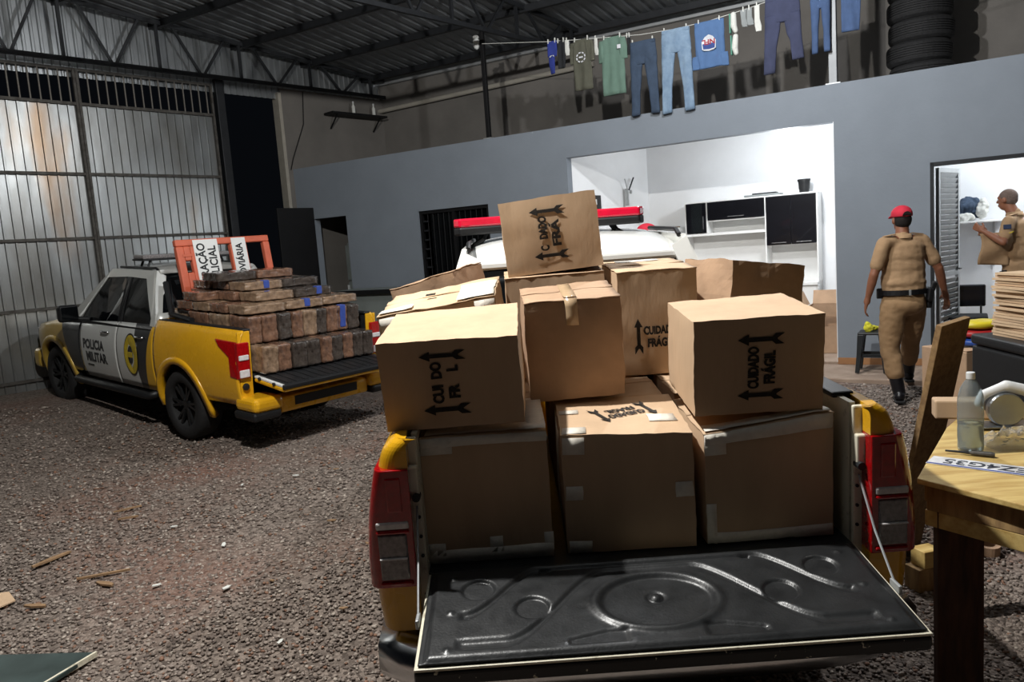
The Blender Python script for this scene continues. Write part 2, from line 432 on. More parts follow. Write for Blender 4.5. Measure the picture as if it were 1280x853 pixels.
def make_stones(n=62000):
    rng = np.random.default_rng(3)
    phi = (1 + 5 ** .5) / 2
    ico = np.array([(-1, phi, 0), (1, phi, 0), (-1, -phi, 0), (1, -phi, 0), (0, -1, phi), (0, 1, phi), (0, -1, -phi), (0, 1, -phi),
                    (phi, 0, -1), (phi, 0, 1), (-phi, 0, -1), (-phi, 0, 1)]) / math.sqrt(1 + phi * phi)
    tri = np.array([(0, 11, 5), (0, 5, 1), (0, 1, 7), (0, 7, 10), (0, 10, 11), (1, 5, 9), (5, 11, 4), (11, 10, 2), (10, 7, 6), (7, 1, 8),
                    (3, 9, 4), (3, 4, 2), (3, 2, 6), (3, 6, 8), (3, 8, 9), (4, 9, 5), (2, 4, 11), (6, 2, 10), (8, 6, 7), (9, 8, 1)])
    n0 = n
    u = rng.random(n); y = 1.9 * (9.2 / 1.9) ** u           # denser near the tailgate, thinning out with distance
    x = (rng.random(n) * 1.75 - 0.92) * y
    x = np.where(x > 4.6, 4.6 * rng.random(n), x)
    wy = (x - W0.x) * .515 + (y - W0.y) * .857; ed_ = (x - E0.x) * .746 - (y - E0.y) * .666
    keep = (wy < -1.0) & (ed_ > .35); x, y = x[keep], y[keep]; n = len(x)
    r = rng.uniform(0.006, 0.0125, n) * (0.75 + 0.1 * y)
    sc = np.stack([rng.uniform(.8, 1.35, n), rng.uniform(.6, 1., n), rng.uniform(.4, .75, n)], 1) * r[:, None]
    a = rng.uniform(0, 2 * PI, n); tl = rng.uniform(-.4, .4, n)
    P = ico[None] * (1 + rng.uniform(-.22, .22, (n, 12, 1))) * sc[:, None, :]
    z = P[..., 2] * np.cos(tl)[:, None] + P[..., 0] * np.sin(tl)[:, None]
    px = P[..., 0] * np.cos(tl)[:, None] - P[..., 2] * np.sin(tl)[:, None]
    X = px * np.cos(a)[:, None] - P[..., 1] * np.sin(a)[:, None] + x[:, None]
    Y = px * np.sin(a)[:, None] + P[..., 1] * np.cos(a)[:, None] + y[:, None]
    gx = np.array([gz(xx, yy) for xx, yy in zip(x, y)])
    Z = z + gx[:, None] + r[:, None] * rng.uniform(-.1, .45, n)[:, None]
    V = np.stack([X, Y, Z], 2).reshape(-1, 3)
    T = (tri[None] + (np.arange(n) * 12)[:, None, None]).reshape(-1, 3)
    me = bpy.data.meshes.new('gravel_stones')
    me.vertices.add(len(V)); me.vertices.foreach_set('co', V.astype('f').ravel())
    me.loops.add(T.size); me.loops.foreach_set('vertex_index', T.astype('i').ravel())
    me.polygons.add(len(T)); me.polygons.foreach_set('loop_start', np.arange(0, T.size, 3, dtype='i'))
    me.update(calc_edges=True)
    ca = me.color_attributes.new('tone', 'FLOAT_COLOR', 'POINT')
    base = np.array([lin('887c73'), lin('6e625a'), lin('a0958a'), lin('584d46'), lin('7b5c4a')])
    cols = base[rng.choice(5, n, p=[.34, .3, .12, .16, .08])] * rng.uniform(.8, 1.15, (n, 1))
    C4 = np.concatenate([np.repeat(cols, 12, 0), np.ones((n * 12, 1))], 1)
    ca.data.foreach_set('color', C4.astype('f').ravel())
    m = bpy.data.materials.new('stone_mix'); m.use_nodes = True
    at = m.node_tree.nodes.new('ShaderNodeVertexColor'); at.layer_name = 'tone'
    b = m.node_tree.nodes['Principled BSDF']; b.inputs['Roughness'].default_value = 0.8
    m.node_tree.links.new(at.outputs['Color'], b.inputs['Base Color'])
    o = link('gravel_stones', me, m)
    tag(o, 'loose grey and brown gravel stones covering the yard', 'gravel', kind='stuff')
make_stones()

# ------------------------------------------------------------------ long block with rooms (frame W)
TOP = 3.31
def wbuild(name, mb, m, **k):
    o = mb.build(name, m, **k); frame(o, W0, W_RZ); return struct(o)
mb = MB()
for x0, x1, z0, z1 in ((-9.0, -8.53, 0, TOP), (-8.53, -7.79, 2.42, TOP), (-7.79, -6.27, 0, TOP), (-6.27, -4.95, 0, 0.9),
                       (-6.27, -4.95, 2.36, TOP), (-4.95, -3.6, 0, TOP), (-3.6, -0.11, 2.88, TOP), (-0.11, 0.88, 0, TOP),
                       (0.88, 1.86, 2.29, TOP), (1.86, 4.6, 0, TOP)):
    mb.bx(x0, x1, 0, 0.15, z0 - (0.3 if z0 == 0 else 0), z1)
wbuild('wall_front', mb, 'wall_paint')
mb = MB().bx(-9.4, 4.6, 2.1, 2.25, -0.3, 3.12); wbuild('wall_back', mb, 'white_paint')
mb = MB().bx(-9.4, 4.6, 2.1, 2.25, 3.12, 5.12); wbuild('wall_upper', mb, 'raw_concrete')
mb = MB().bx(-9.0, 4.6, 0.15, 2.1, 3.12, 3.30); wbuild('ceiling', mb, 'white_paint')
mb = MB().prism([(-3.6, .15), (-3.2, 2.1), (-3.35, 2.1), (-3.75, .15)], lambda a, b, d: (a, b, d - 0.1), 3.22)
wbuild('wall_partition', mb, 'white_paint')
mb = MB().bx(0.32, 0.44, 0.15, 2.1, -0.1, 3.12); wbuild('wall_partition_right', mb, 'white_paint')
mb = MB().bx(3.6, 3.72, 0.15, 2.1, -0.1, 3.12); wbuild('wall_side', mb, 'white_paint')
mb = MB().bx(-7.0, -6.88, 0.15, 2.1, -0.1, 3.12); wbuild('wall_store', mb, 'raw_concrete')
mb = MB().bx(-9.0, 4.6, 0.0, 2.1, -0.3, 0.03); wbuild('floor_inner', mb, 'concrete_floor')
mb = MB().prism([(-4.2, -0.75), (0.3, -0.95), (2.4, -0.9), (4.6, -0.85), (4.6, 0.0), (-4.2, 0.0)], lambda a, b, d: (a, b, d - 0.3), 0.302)
wbuild('floor_apron', mb, 'concrete_floor', bevel=0.01)
mb = MB().bx(-0.112, 0.80, -0.014, 0.0, 0.004, 0.085); wbuild('baseboard_front', mb, 'baseboard_wood', bevel=0.003)
# white stucco returns inside the wide opening
mb = MB().bx(-0.118, -0.11, 0.0, 0.15, 0.03, 2.88); wbuild('trim_1', mb, 'white_paint')
# door frame of the right-hand room
mb = MB()
mb.bx(0.88, 0.915, -0.015, 0.16, 0.03, 2.29); mb.bx(1.83, 1.865, -0.015, 0.16, 0.03, 2.29); mb.bx(0.88, 1.865, -0.015, 0.16, 2.255, 2.295)
wbuild('trim_2', mb, 'dark_steel', bevel=0.003)

# louvred door leaf, swung into the right-hand room
door = thing('door_1', 'grey louvred steel door leaf standing open in the right room', 'door', WP(0.945, 0.17, 0.04), W_RZ + R(74))
struct(door)
mb = MB(); mb.bx(0, 0.05, -0.018, 0.018, 0, 2.2); mb.bx(0.66, 0.71, -0.018, 0.018, 0, 2.2)
for z in (0, 0.95, 2.15): mb.bx(0.05, 0.66, -0.018, 0.018, z, z + 0.05)
mb.build('leaf_frame', 'light_steel', door)
sl = MB().box((0.355, 0, 0), (0.61, 0.006, 0.062), rot=(R(28), 0, 0)).mesh('slat')
for k in range(19):
    o = link('slat', sl, 'light_steel', door); o.location.z = 1.04 + k * 0.06
for k in range(14):
    o = link('slat', sl, 'light_steel', door); o.location.z = 0.09 + k * 0.062
mb = MB(); mb.tube([(0.63, -0.02, 1.02), (0.63, -0.06, 1.02), (0.56, -0.06, 1.02)], 0.008, 8); mb.build('door_handle', 'black_steel', door)

# dark barred window
win = thing('window_1', 'dark window with black vertical bars in the long grey wall', 'window', WP(0, 0, 0), W_RZ); struct(win)
mb = MB(); mb.bx(-6.27, -6.22, 0.03, 0.09, 0.9, 2.36); mb.bx(-5.0, -4.95, 0.03, 0.09, 0.9, 2.36)
mb.bx(-6.22, -5.0, 0.03, 0.09, 2.31, 2.36); mb.bx(-6.22, -5.0, 0.03, 0.09, 0.9, 0.95); mb.bx(-5.64, -5.59, 0.03, 0.09, 0.95, 2.31)
mb.build('window_frame', 'black_steel', win)
barm = MB().tube([(0, 0.05, 0.95), (0, 0.05, 2.31)], 0.005, 6).mesh('bar')
for k in range(11):
    o = link('bar', barm, 'black_steel', win); o.location.x = -6.12 + k * 0.102
MB().bx(-6.1, -5.0, 0.10, 0.106, 0.95, 2.31).build('pane', 'car_glass', win)
rng_ = MB()
for k in range(9): rng_.bx(-6.19, -6.10, 0.02, 0.05, 1.02 + k * 0.145, 1.045 + k * 0.145)
rng_.build('rung', 'dark_steel', win)

# ------------------------------------------------------------------ end wall with the gate (frame E)
def ebuild(name, mb, m, **k):
    o = mb.build(name, m, **k); frame(o, E0, E_RZ); return struct(o)
def roof_z(Y): return 5.03 + 0.092 * (2.1 - Y)          # Y in frame W
mb = MB().bx(-0.1, 2.3, 0.0, 0.15, -0.3, 4.68); ebuild('wall_end', mb, 'raw_concrete')
mb = MB().bx(-0.16, -0.1, -0.03, 0.15, 0, 4.6); ebuild('trim_3', mb, 'pvc')
# blue-grey skirt of the block meeting the end wall
def corrug(x0, x1, pitch, depth, ridge):
    """x,y profile of a ribbed sheet"""
    pts = []; x = x0
    while x < x1 - 1e-6:
        pts += [(x, 0), (x + pitch - ridge, 0), (x + pitch - ridge * .75, -depth), (x + pitch - ridge * .25, -depth)]
        x += pitch
    pts.append((x, 0)); return pts
mb = MB(); pr_ = corrug(-7.0, 2.2, 0.11, 0.018, 0.05)
vs = []
for x, y in pr_: vs += [(x, y, 4.5), (x, y, 5.06 - 0.09 * (x - 1.85))]
mb.add(vs, [(2 * i, 2 * i + 2, 2 * i + 3, 2 * i + 1) for i in range(len(pr_) - 1)])
o = mb.build('wall_end_cladding', 'galvanised', solid=0.004); frame(o, E0 + Vector((-.746, .666, 0)) * 0.05, E_RZ); struct(o)
mb = MB().bx(-1.30, -1.16, -0.06, 0.08, -0.3, 4.7); ebuild('trim_4', mb, 'dark_steel', bevel=0.01)

gate = thing('metal_gate', 'tall ribbed sheet metal gate with rust stains and barred top', 'gate', E0, E_RZ)
for k, (x0, x1) in enumerate(((-6.9, -3.405), (-3.365, -1.38))):
    p2 = corrug(x0, x1 - 0.06, 0.126, 0.020, 0.032)
    vs = []
    for x, y in p2: vs += [(x, y, 0.06), (x, y, 4.12)]
    mb = MB().add(vs, [(2 * i, 2 * i + 2, 2 * i + 3, 2 * i + 1) for i in range(len(p2) - 1)])
    mb.build('sheet', None, gate, solid=0.003)
    for z in (0.06, 0.36, 1.31, 2.25, 3.15, 4.12):
        MB().bx(x0, x1, -0.055, -0.022, z - 0.02, z + 0.02).build('rail', 'rusty_steel', gate)
    for x in (x0, x1): MB().bx(x - 0.017, x + 0.017, -0.06, -0.015, 0.03, 4.6).build('stile', 'rusty_steel', gate)
MB().bx(-6.9, -1.38, -0.05, -0.02, 4.57, 4.61).build('rail', 'rusty_steel', gate)
bm_ = MB().tube([(0, -0.035, 4.12), (0, -0.035, 4.6)], 0.012, 6).mesh('bar')
k = 0
while -1.46 - k * 0.126 > -6.8:
    o = link('bar', bm_, 'bar_steel', gate); o.location.x = -1.46 - k * 0.126; k += 1
# gate sheet material: zinc with rust runs
m = MATS['gate_sheet']; nt = m.node_tree; N = nt.nodes; L = nt.links; b = N['Principled BSDF']
tc = [n for n in N if n.type == 'TEX_COORD'][0]
mp = N.new('ShaderNodeMapping'); mp.inputs['Scale'].default_value = (1.1, 1, 0.35); L.new(tc.outputs['Object'], mp.inputs['Vector'])
nz = N.new('ShaderNodeTexNoise'); nz.inputs['Scale'].default_value = 1.3; nz.inputs['Detail'].default_value = 7; L.new(mp.outputs[0], nz.inputs['Vector'])
rp = N.new('ShaderNodeValToRGB'); rp.color_ramp.elements[0].position = 0.56; rp.color_ramp.elements[1].position = 0.72
rp.color_ramp.elements[0].color = (0, 0, 0, 1); rp.color_ramp.elements[1].color = (.7, .7, .7, 1)
L.new(nz.outputs['Fac'], rp.inputs['Fac'])
src = b.inputs['Base Color'].links[0].from_socket
mx = N.new('ShaderNodeMix'); mx.data_type = 'RGBA'; L.new(rp.outputs['Color'], mx.inputs['Factor']); L.new(src, mx.inputs[6])
mx.inputs[7].default_value = (*lin('8a6a45'), 1); L.new(mx.outputs[2], b.inputs['Base Color'])
for ch in gate.children:
    if ch.name.startswith('sheet'): ch.data.materials.clear(); ch.data.materials.append(m)

# ------------------------------------------------------------------ roof: ribbed sheets on purlins and trusses
mb = MB(); x = -10.2; prof = []
while x < 7.5:
    prof += [(x, 0), (x + .10, 0), (x + .125, .03), (x + .175, .03)]; x += .20
vs = []
for x, dz in prof: vs += [(x, -12.0, roof_z(-12.0) + dz), (x, 2.3, roof_z(2.3) + dz)]
mb.add(vs, [(2 * i, 2 * i + 2, 2 * i + 3, 2 * i + 1) for i in range(len(prof) - 1)])
roof = wbuild('roof', mb, 'roof_sheet', solid=0.003)
for k in range(11):
    Y = 1.72 - 1.29 * k
    o = MB().bx(-9.9, 6.8, Y - 0.035, Y + 0.035, roof_z(Y) - 0.10, roof_z(Y) - 0.004).build('purlin', 'dark_steel', roof)
MB().bx(-9.3, 4.6, 2.0, 2.09, 4.93, 5.03).build('eaves_beam', 'light_steel', roof)
MB().tube([(-8.6, 2.02, 4.46), (-4.0, 2.02, 4.55)], 0.04, 10).build('pipe', 'pvc', roof)
def roof_truss(name, label, nodes_v, y, zt, org, rz, zb, x0, x1, grp):
    t = thing(name, label, 'truss', org, rz, grp)
    MB().bar((x0, y, zb), (x1, y, zb), 0.05, 0.06).build('bottom_chord', 'dark_steel', t)
    MB().bar((x0, y, zt(x0)), (x1, y, zt(x1)), 0.05, 0.06).build('top_chord', 'dark_steel', t)
    for i, x in enumerate(nodes_v):
        MB().bar((x, y, zb), (x, y, zt(x)), 0.04, 0.04, up=(0, 1, 0)).build('upright', 'dark_steel', t)
        if i + 1 < len(nodes_v):
            xm = (x + nodes_v[i + 1]) / 2; s = 1 if nodes_v[i + 1] > x else -1
            MB().bar((xm - .02 * s, y, zb), (x + 0.24 * s, y, zt(x + 0.24 * s)), 0.035, 0.035, up=(0, 1, 0)).build('diagonal', 'dark_steel', t)
            MB().bar((xm + .02 * s, y, zb), (nodes_v[i + 1] - 0.24 * s, y, zt(nodes_v[i + 1] - 0.24 * s)), 0.035, 0.035, up=(0, 1, 0)).build('diagonal', 'dark_steel', t)
    return t
def z_end(x): return 5.0 - 0.09 * (x - 1.85)
roof_truss('roof_truss', 'dark steel truss with zigzag webs against the gate wall', [1.72 - 1.32 * k for k in range(7)], -0.22, z_end, E0, E_RZ, 4.68, -7.0, 2.05, None)
E2 = WP(-4.42, 0, 0)
roof_truss('roof_truss', 'dark steel truss crossing the yard in front of the bulb post', [1.55 - 1.32 * k for k in range(9)], 0.0, lambda x: 5.0 - 0.09 * (x - 2.0), E2, E_RZ, 4.7, -9.0, 1.98, None)
# ------------------------------------------------------------------ pickup trucks: x forward from rear axle, y left, z up
XR = -1.12                                        # rear face of the bed
def yprof(z, w=0.90):
    return w - 0.055 * ((z - 0.82) / 0.40) ** 2
def arch_z(x, base, xf, Rr=0.46, za=0.37):
    z = base
    for xa in (0.0, xf):
        d = abs(x - xa)
        if d < Rr: z = max(z, za + math.sqrt(Rr * Rr - d * d))
    return z
def ramp(x, pts):
    if x <= pts[0][0]: return pts[0][1]
    for (a, b), (c, d) in zip(pts, pts[1:]):
        if x <= c: return b + (d - b) * (x - a) / (c - a)
    return pts[-1][1]

def side_panel(x0, x1, s, zb, zt, w=0.90, nx=24, nz=10, taper=None):
    def fn(u, v):
        x = x0 + (x1 - x0) * u; a = zb(x); b = zt(x); z = a + (b - a) * v
        y = yprof(z, w) - (0.03 * v ** 8) - (taper(x) if taper else 0)
        return (x, s * y, z)
    return MB().grid(fn, nx, nz, flip=(s > 0))

def wheel(parent, x, y, s, Rw=0.375, wd=0.25, rim='rim_alloy'):
    w = bpy.data.objects.new('wheel', None); COL.objects.link(w); w.parent = parent; w.location = (x, y, Rw)
    w.rotation_euler = (R(-90) if s > 0 else R(90), 0, 0)
    h = wd / 2
    tp = [(Rw * .66, -h), (Rw * .93, -h), (Rw * .985, -h * .8), (Rw, -h * .5), (Rw, h * .5), (Rw * .985, h * .8), (Rw * .93, h), (Rw * .66, h),
          (Rw * .62, h * .8), (Rw * .62, -h * .8)]
    mb = MB(); n = 36
    vs = [(r * math.cos(2 * PI * k / n), r * math.sin(2 * PI * k / n), z) for r, z in tp for k in range(n)]
    m_ = len(tp)
    mb.add(vs, [(i * n + k, i * n + (k + 1) % n, ((i + 1) % m_) * n + (k + 1) % n, ((i + 1) % m_) * n + k) for i in range(m_) for k in range(n)])
    mb.build('tyre', 'rubber', w, smooth=True)
    mb = MB(); Ri = Rw * .63
    mb.lathe([(Ri * .2, h * .45), (Ri, h * .2), (Ri, h * .3), (Ri * .98, -h * .8), (Ri * .2, -h * .8)], 28)
    mb.build('rim', 'black_plastic', w, smooth=False)
    mb = MB()
    for k in range(6):
        a = 2 * PI * k / 6
        for da in (-.16, .16):
            mb.bar((Ri * .15 * math.cos(a), Ri * .15 * math.sin(a), h * .62), (Ri * .97 * math.cos(a + da), Ri * .97 * math.sin(a + da), h * .78), Ri * .11, 0.02)
    mb.lathe([(Ri * .26, h * .5), (Ri * .26, h * .68), (Ri * .16, h * .74)], 18)
    mb.build('spokes', rim, w)
    return w

def make_truck(root, P):
    """P: dict of paints and options"""
    xf = P['wb']; W = P.get('w', 0.90); bed = P['bed']; cab = P['cab']; railz = P.get('rail', 1.22); rz_ = P.get('roof', 1.78)
    xc = P.get('xc', 0.52)                         # cab rear
    belt = lambda x: ramp(x, [(xc - .1, railz - .05), (1.3, 1.17), (2.3, 1.12), (xf, 1.08), (xf + .75, 0.95)])
    sill = lambda x: arch_z(x, 0.46, xf)
    xb = xc + 0.80; xd = xc + 1.72                # B pillar and front door edge
    xn = xf + 0.82                                # nose
    tap = lambda x: 0.16 * max(0, (x - xf - .2) / .62) ** 2
    bz0 = lambda x: arch_z(x, ramp(x, [(XR, P.get('tailz', 0.60)), (-.5, .5), (.5, .46)]), xf)
    btop = lambda x: railz
    for s in (1, -1):
        side_panel(XR, xc - 0.03, s, bz0, btop, W, 40, 12).build('bed_side', bed, root, smooth=True, solid=0.02, recalc=False)
        side_panel(xc - 0.02, xb, s, sill, belt, W).build('rear_door', P['door'], root, smooth=True, solid=0.02, recalc=False)
        side_panel(xb + .01, xd, s, sill, belt, W).build('front_door', P['door'], root, smooth=True, solid=0.02, recalc=False)
        side_panel(xd + .01, xn, s, lambda x: arch_z(x, 0.5, xf), belt, W, 40, 10, tap).build('front_fender', P['fender'], root, smooth=True, solid=0.02, recalc=False)
        # wheel arch flares
        for xa, mt in ((0, bed), (xf, P['fender'])):
            pts = []
            for k in range(21):
                a = R(-8) + R(196) * k / 20
                x = xa + 0.475 * math.cos(a); z = 0.37 + 0.475 * math.sin(a)
                pts.append((x, s * (yprof(z, W) + 0.004 - (tap(x) if xa else 0)), z))
            mb = MB()
            rings = []
            for p in pts:
                p = Vector(p); c = Vector((xa, p.y, 0.37)); o_ = (p - c).normalized()
                rings.append([p - o_ * .025 + Vector((0, s * .016, 0)), p + o_ * .028 + Vector((0, s * .014, 0)), p + o_ * .05 - Vector((0, s * .004, 0)), p - o_ * .025 - Vector((0, s * .09, 0))])
            mb.loft(rings); mb.build('arch_flare', mt, root, smooth=True)
        # inner wheel housings
        for xa in (0, xf):
            mb = MB(); n = 16; rr = []
            for k in range(n + 1):
                a = PI * k / n; x = xa + .455 * math.cos(a); z = .34 + .42 * math.sin(a)
                rr.append((x, z))
            vs = [(x, s * (W - .08 - .1 * (xa > 0)), z) for x, z in rr] + [(x, s * (W - .42), z) for x, z in rr]
            mb.add(vs, [(i, i + 1, n + 2 + i, n + 1 + i) for i in range(n)] + [tuple(range(n + 1, 2 * n + 2))])
            mb.build('wheel_housing', 'black_plastic', root)
        wheel(root, 0, s * (W - .155), s); wheel(root, xf, s * (W - .155), s)
        # door handles, steps, mirror
        for xh in (xc + .16, xb + .16):
            MB().tube([(xh, s * (yprof(1.04, W) + .003), 1.04), (xh + .03, s * (yprof(1.04, W) + .024), 1.04), (xh + .15, s * (yprof(1.04, W) + .024), 1.04), (xh + .18, s * (yprof(1.04, W) + .003), 1.04)], 0.012, 8).build('door_handle', P.get('handle', 'chrome'), root, smooth=True)
        MB().tube([(.55, s * .80, .42), (.62, s * .90, .40), (xf - .62, s * .90, .40), (xf - .55, s * .80, .42)], 0.045, 8).build('side_step', 'black_plastic', root, smooth=True)
        mir = MB().tube([(xd - .16, s * (W - .06), 1.15), (xd - .14, s * (W + .06), 1.17)], 0.03, 8); mir.build('mirror_arm', 'black_plastic', root)
        mb = MB().box((xd - .13, s * (W + .15), 1.24), (0.10, 0.22, 0.20)); mb.build('mirror', 'black_plastic', root, bevel=0.035, seg=3)
        MB().bx(xd - .187, xd - .181, s * (W + .06), s * (W + .24), 1.16, 1.32).build('mirror_glass', 'car_glass', root)
        # greenhouse side: pillars, glass
        zr = rz_ - 0.06; hb = yprof(1.15, W) - 0.02; ht = P.get('roofw', 0.62)
        def gs(x, z, d=0, s=s):
            t = (z - 1.12) / (zr - 1.12)
            return (x, s * (hb + (ht - hb) * (t if t < 0 else t ** 1.25) - d), z)
        xw0, xw1 = xd + .38, xd - .42               # windscreen foot and head
        fw_ = [(xd + .06, 1.13), (xw1 + .03, zr - .09), (xb + .05, zr - .07), (xb + .03, 1.15)]
        rw_ = [(xb - .05, 1.15), (xb - .03, zr - .07), (xc + .42, zr - .08), (xc + .10, 1.25), (xc + .10, 1.18)]
        def poly(name, pl, mt, t=.03, d0=0.0):
            # resample edges so that panes follow the curved side
            out = []
            for (a, b), (c, d) in zip(pl, pl[1:] + pl[:1]):
                for k in range(6): out.append((a + (c - a) * k / 6, b + (d - b) * k / 6))
            return MB().prism(out, lambda a, b, d: gs(a, b, d + d0), t).build(name, mt, root)
        poly('pillar', [(xw0, 1.10), (xd + .06, 1.13), (xw1 + .03, zr - .09), (xw1 - .02, zr + .01)], cab)
        poly('pillar', [(xb + .03, 1.12), (xb + .05, zr - .07), (xb - .03, zr - .07), (xb - .05, 1.12)], 'black_plastic')
        poly('pillar', [(xc + .42, zr - .08), (xc + .26, zr + .01), (xc + .02, 1.30), (xc - .02, 1.12), (xc + .10, 1.14), (xc + .10, 1.25)], cab)
        poly('roof_rail', [(xw1 - .02, zr + .01), (xw1 + .03, zr - .09), (xb + .05, zr - .07), (xb - .03, zr - .07), (xc + .42, zr - .08), (xc + .26, zr + .01)], cab)
        poly('side_window', fw_, 'car_glass', .006, .014)
        poly('side_window', rw_, 'car_glass', .006, .014)
        MB().bx(xc + .05, xd + .3, s * (hb - .02), s * (hb + .012), 1.11, 1.135).build('window_trim', P.get('trim', 'black_plastic'), root)
    zr = rz_ - 0.06; ht = P.get('roofw', 0.62); xw0, xw1 = xd + .38, xd - .42
    # roof panel with rounded edges
    def roofn(u, v):
        x = xc + .24 + (xw1 - xc - .22) * u; t = 2 * v - 1; y = (ht + .008) * t
        z = rz_ - .035 * t * t - .045 * abs(t) ** 9 - .05 * abs(2 * u - 1) ** 6 - P.get('rear_drop', 0) * (1 - u) ** 3
        return (x, y, z)
    MB().grid(roofn, 14, 24).build('roof_panel', cab, root, smooth=True, solid=0.02)
    for s in (1, -1):
        MB().tube([(xc + .26, s * (ht - .04), rz_ - .055), (xc + .34, s * (ht - .04), rz_ - .025), (xw1 - .15, s * (ht - .04), rz_ - .03)], 0.014, 8).build('roof_strip', 'black_plastic', root)
    # windscreen and rear window
    def quadgrid(p00, p10, p11, p01, bulge):
        def fn(u, v):
            a = Vector(p00).lerp(Vector(p10), u); b = Vector(p01).lerp(Vector(p11), u); q = a.lerp(b, v)
            q.x += bulge * (1 - (2 * u - 1) ** 2); return q
        return MB().grid(fn, 12, 6)
    hb = yprof(1.15, W) - .05
    quadgrid((xw0, -hb, 1.10), (xw0, hb, 1.10), (xw1, ht - .05, zr - .01), (xw1, -ht + .05, zr - .01), .10).build('windscreen', 'car_glass', root, smooth=True, solid=0.006)
    quadgrid((xc + .03, -hb + .10, 1.28), (xc + .03, hb - .10, 1.28), (xc + .24, ht - .07, zr - .035 - P.get('rear_drop', 0)), (xc + .24, -ht + .07, zr - .035 - P.get('rear_drop', 0)), -.03).build('rear_window', 'car_glass', root, smooth=True, solid=0.006)
    quadgrid((xc, -hb, .75), (xc, hb, .75), (xc + .045, hb - .02, 1.30), (xc + .045, -hb + .02, 1.30), -.012).build('cab_back', cab, root, smooth=True, solid=0.02)
    for s in (1, -1):
        MB().prism([(hb - .02, 1.27), (hb - .12, 1.27), (ht - .09, zr - .05), (ht, zr)], lambda a, b, d: (xc + .035 + (b - 1.27) / (zr - 1.27) * .21 + d, s * a, b), .03).build('back_pillar', cab, root)
    MB().box((xc + .25, 0, zr - .005 - P.get('rear_drop', 0)), (.05, ht * 2 - .05, .05)).build('roof_edge', cab, root, bevel=.015)
    # bonnet and nose
    def bonn(u, v):
        x = xw0 - .04 + (xn - xw0 + .02) * u; t = 2 * v - 1; y = t * (yprof(1.05, W) - .03 - tap(x))
        return (x, y, belt(x) + .07 * (1 - t * t) * (1 - .5 * u))
    MB().grid(bonn, 12, 14).build('bonnet', P['fender'], root, smooth=True, solid=0.02)
    MB().box((xn - .03, 0, .72), (.10, 1.30, .40)).build('grille', 'black_plastic', root, bevel=.03)
    MB().box((xn + .0, 0, .50), (.22, 1.62, .26)).build('front_bumper', P['fender'], root, bevel=.06, seg=3)
    for s in (1, -1): MB().box((xn - .08, s * .62, .86), (.14, .30, .16)).build('headlight', 'clear_lens', root, bevel=.04, seg=3)
    # chassis and interior block
    MB().bx(-1.0, xf + .5, -.55, .55, .34, .50).build('chassis', 'black_steel', root)
    MB().bx(xc + .1, xd + .3, -.80, .80, .50, .62).build('cab_floor', 'black_plastic', root)
    for s in (.38, -.38):
        for xs in (xc + .22, xb + .25):
            MB().box((xs, s, .95), (.14, .5, .62), rot=(0, R(-10), 0)).build('seat', 'seat_fabric', root, bevel=.04)
    # load bed: floor, walls, caps
    fl = P.get('bedz', 0.80)
    MB().bx(XR + .005, xc - .05, -.735, .735, fl - .03, fl).build('bed_floor', 'liner_plastic', root)
    MB().bx(xc - .075, xc - .045, -.80, .80, fl, railz + .01).build('bed_front', bed, root)
    for s in (1, -1):
        MB().bx(XR + .03, xc - .05, s * .735, s * .755, fl - .03, railz - .005).build('bed_liner', P.get('inner', 'liner_plastic'), root)
        MB().bx(XR + P.get('cap0', .01), xc - .05, s * .715, s * (yprof(railz, W) - .035), railz - .012, railz + .010).build('rail_cap', P.get('capm', 'black_plastic'), root, bevel=.008)
        MB().bx(XR, XR + .02, s * .735, s * P.get('jw', .785), P.get('tailz', .60), railz - .01).build('rear_jamb', P['jamb'], root, bevel=.006)
    return dict(xc=xc, xb=xb, xd=xd, fl=fl)

# ================================================================== near truck
TA_P = 2.3
truckA = thing('pickup_truck', 'pickup with yellow bed and white cab, loaded with cartons, tailgate down', 'pickup truck',
               (0.39, 3.69, gz(.39, 3.69) + .025), rot=(0, R(-TA_P), R(90)))
pa = dict(wb=3.08, w=0.905, bed='yellow_paint', cab='white_car', door='white_car', fender='white_car', rail=1.29, roof=1.87, roofw=0.64, rear_drop=.09, cap0=.12,
          jamb='cream_metal', bedz=0.79, tailz=0.62, inner='cream_metal')
make_truck(truckA, pa)
MA = Matrix.Translation(truckA.location) @ Euler(truckA.rotation_euler).to_matrix().to_4x4()
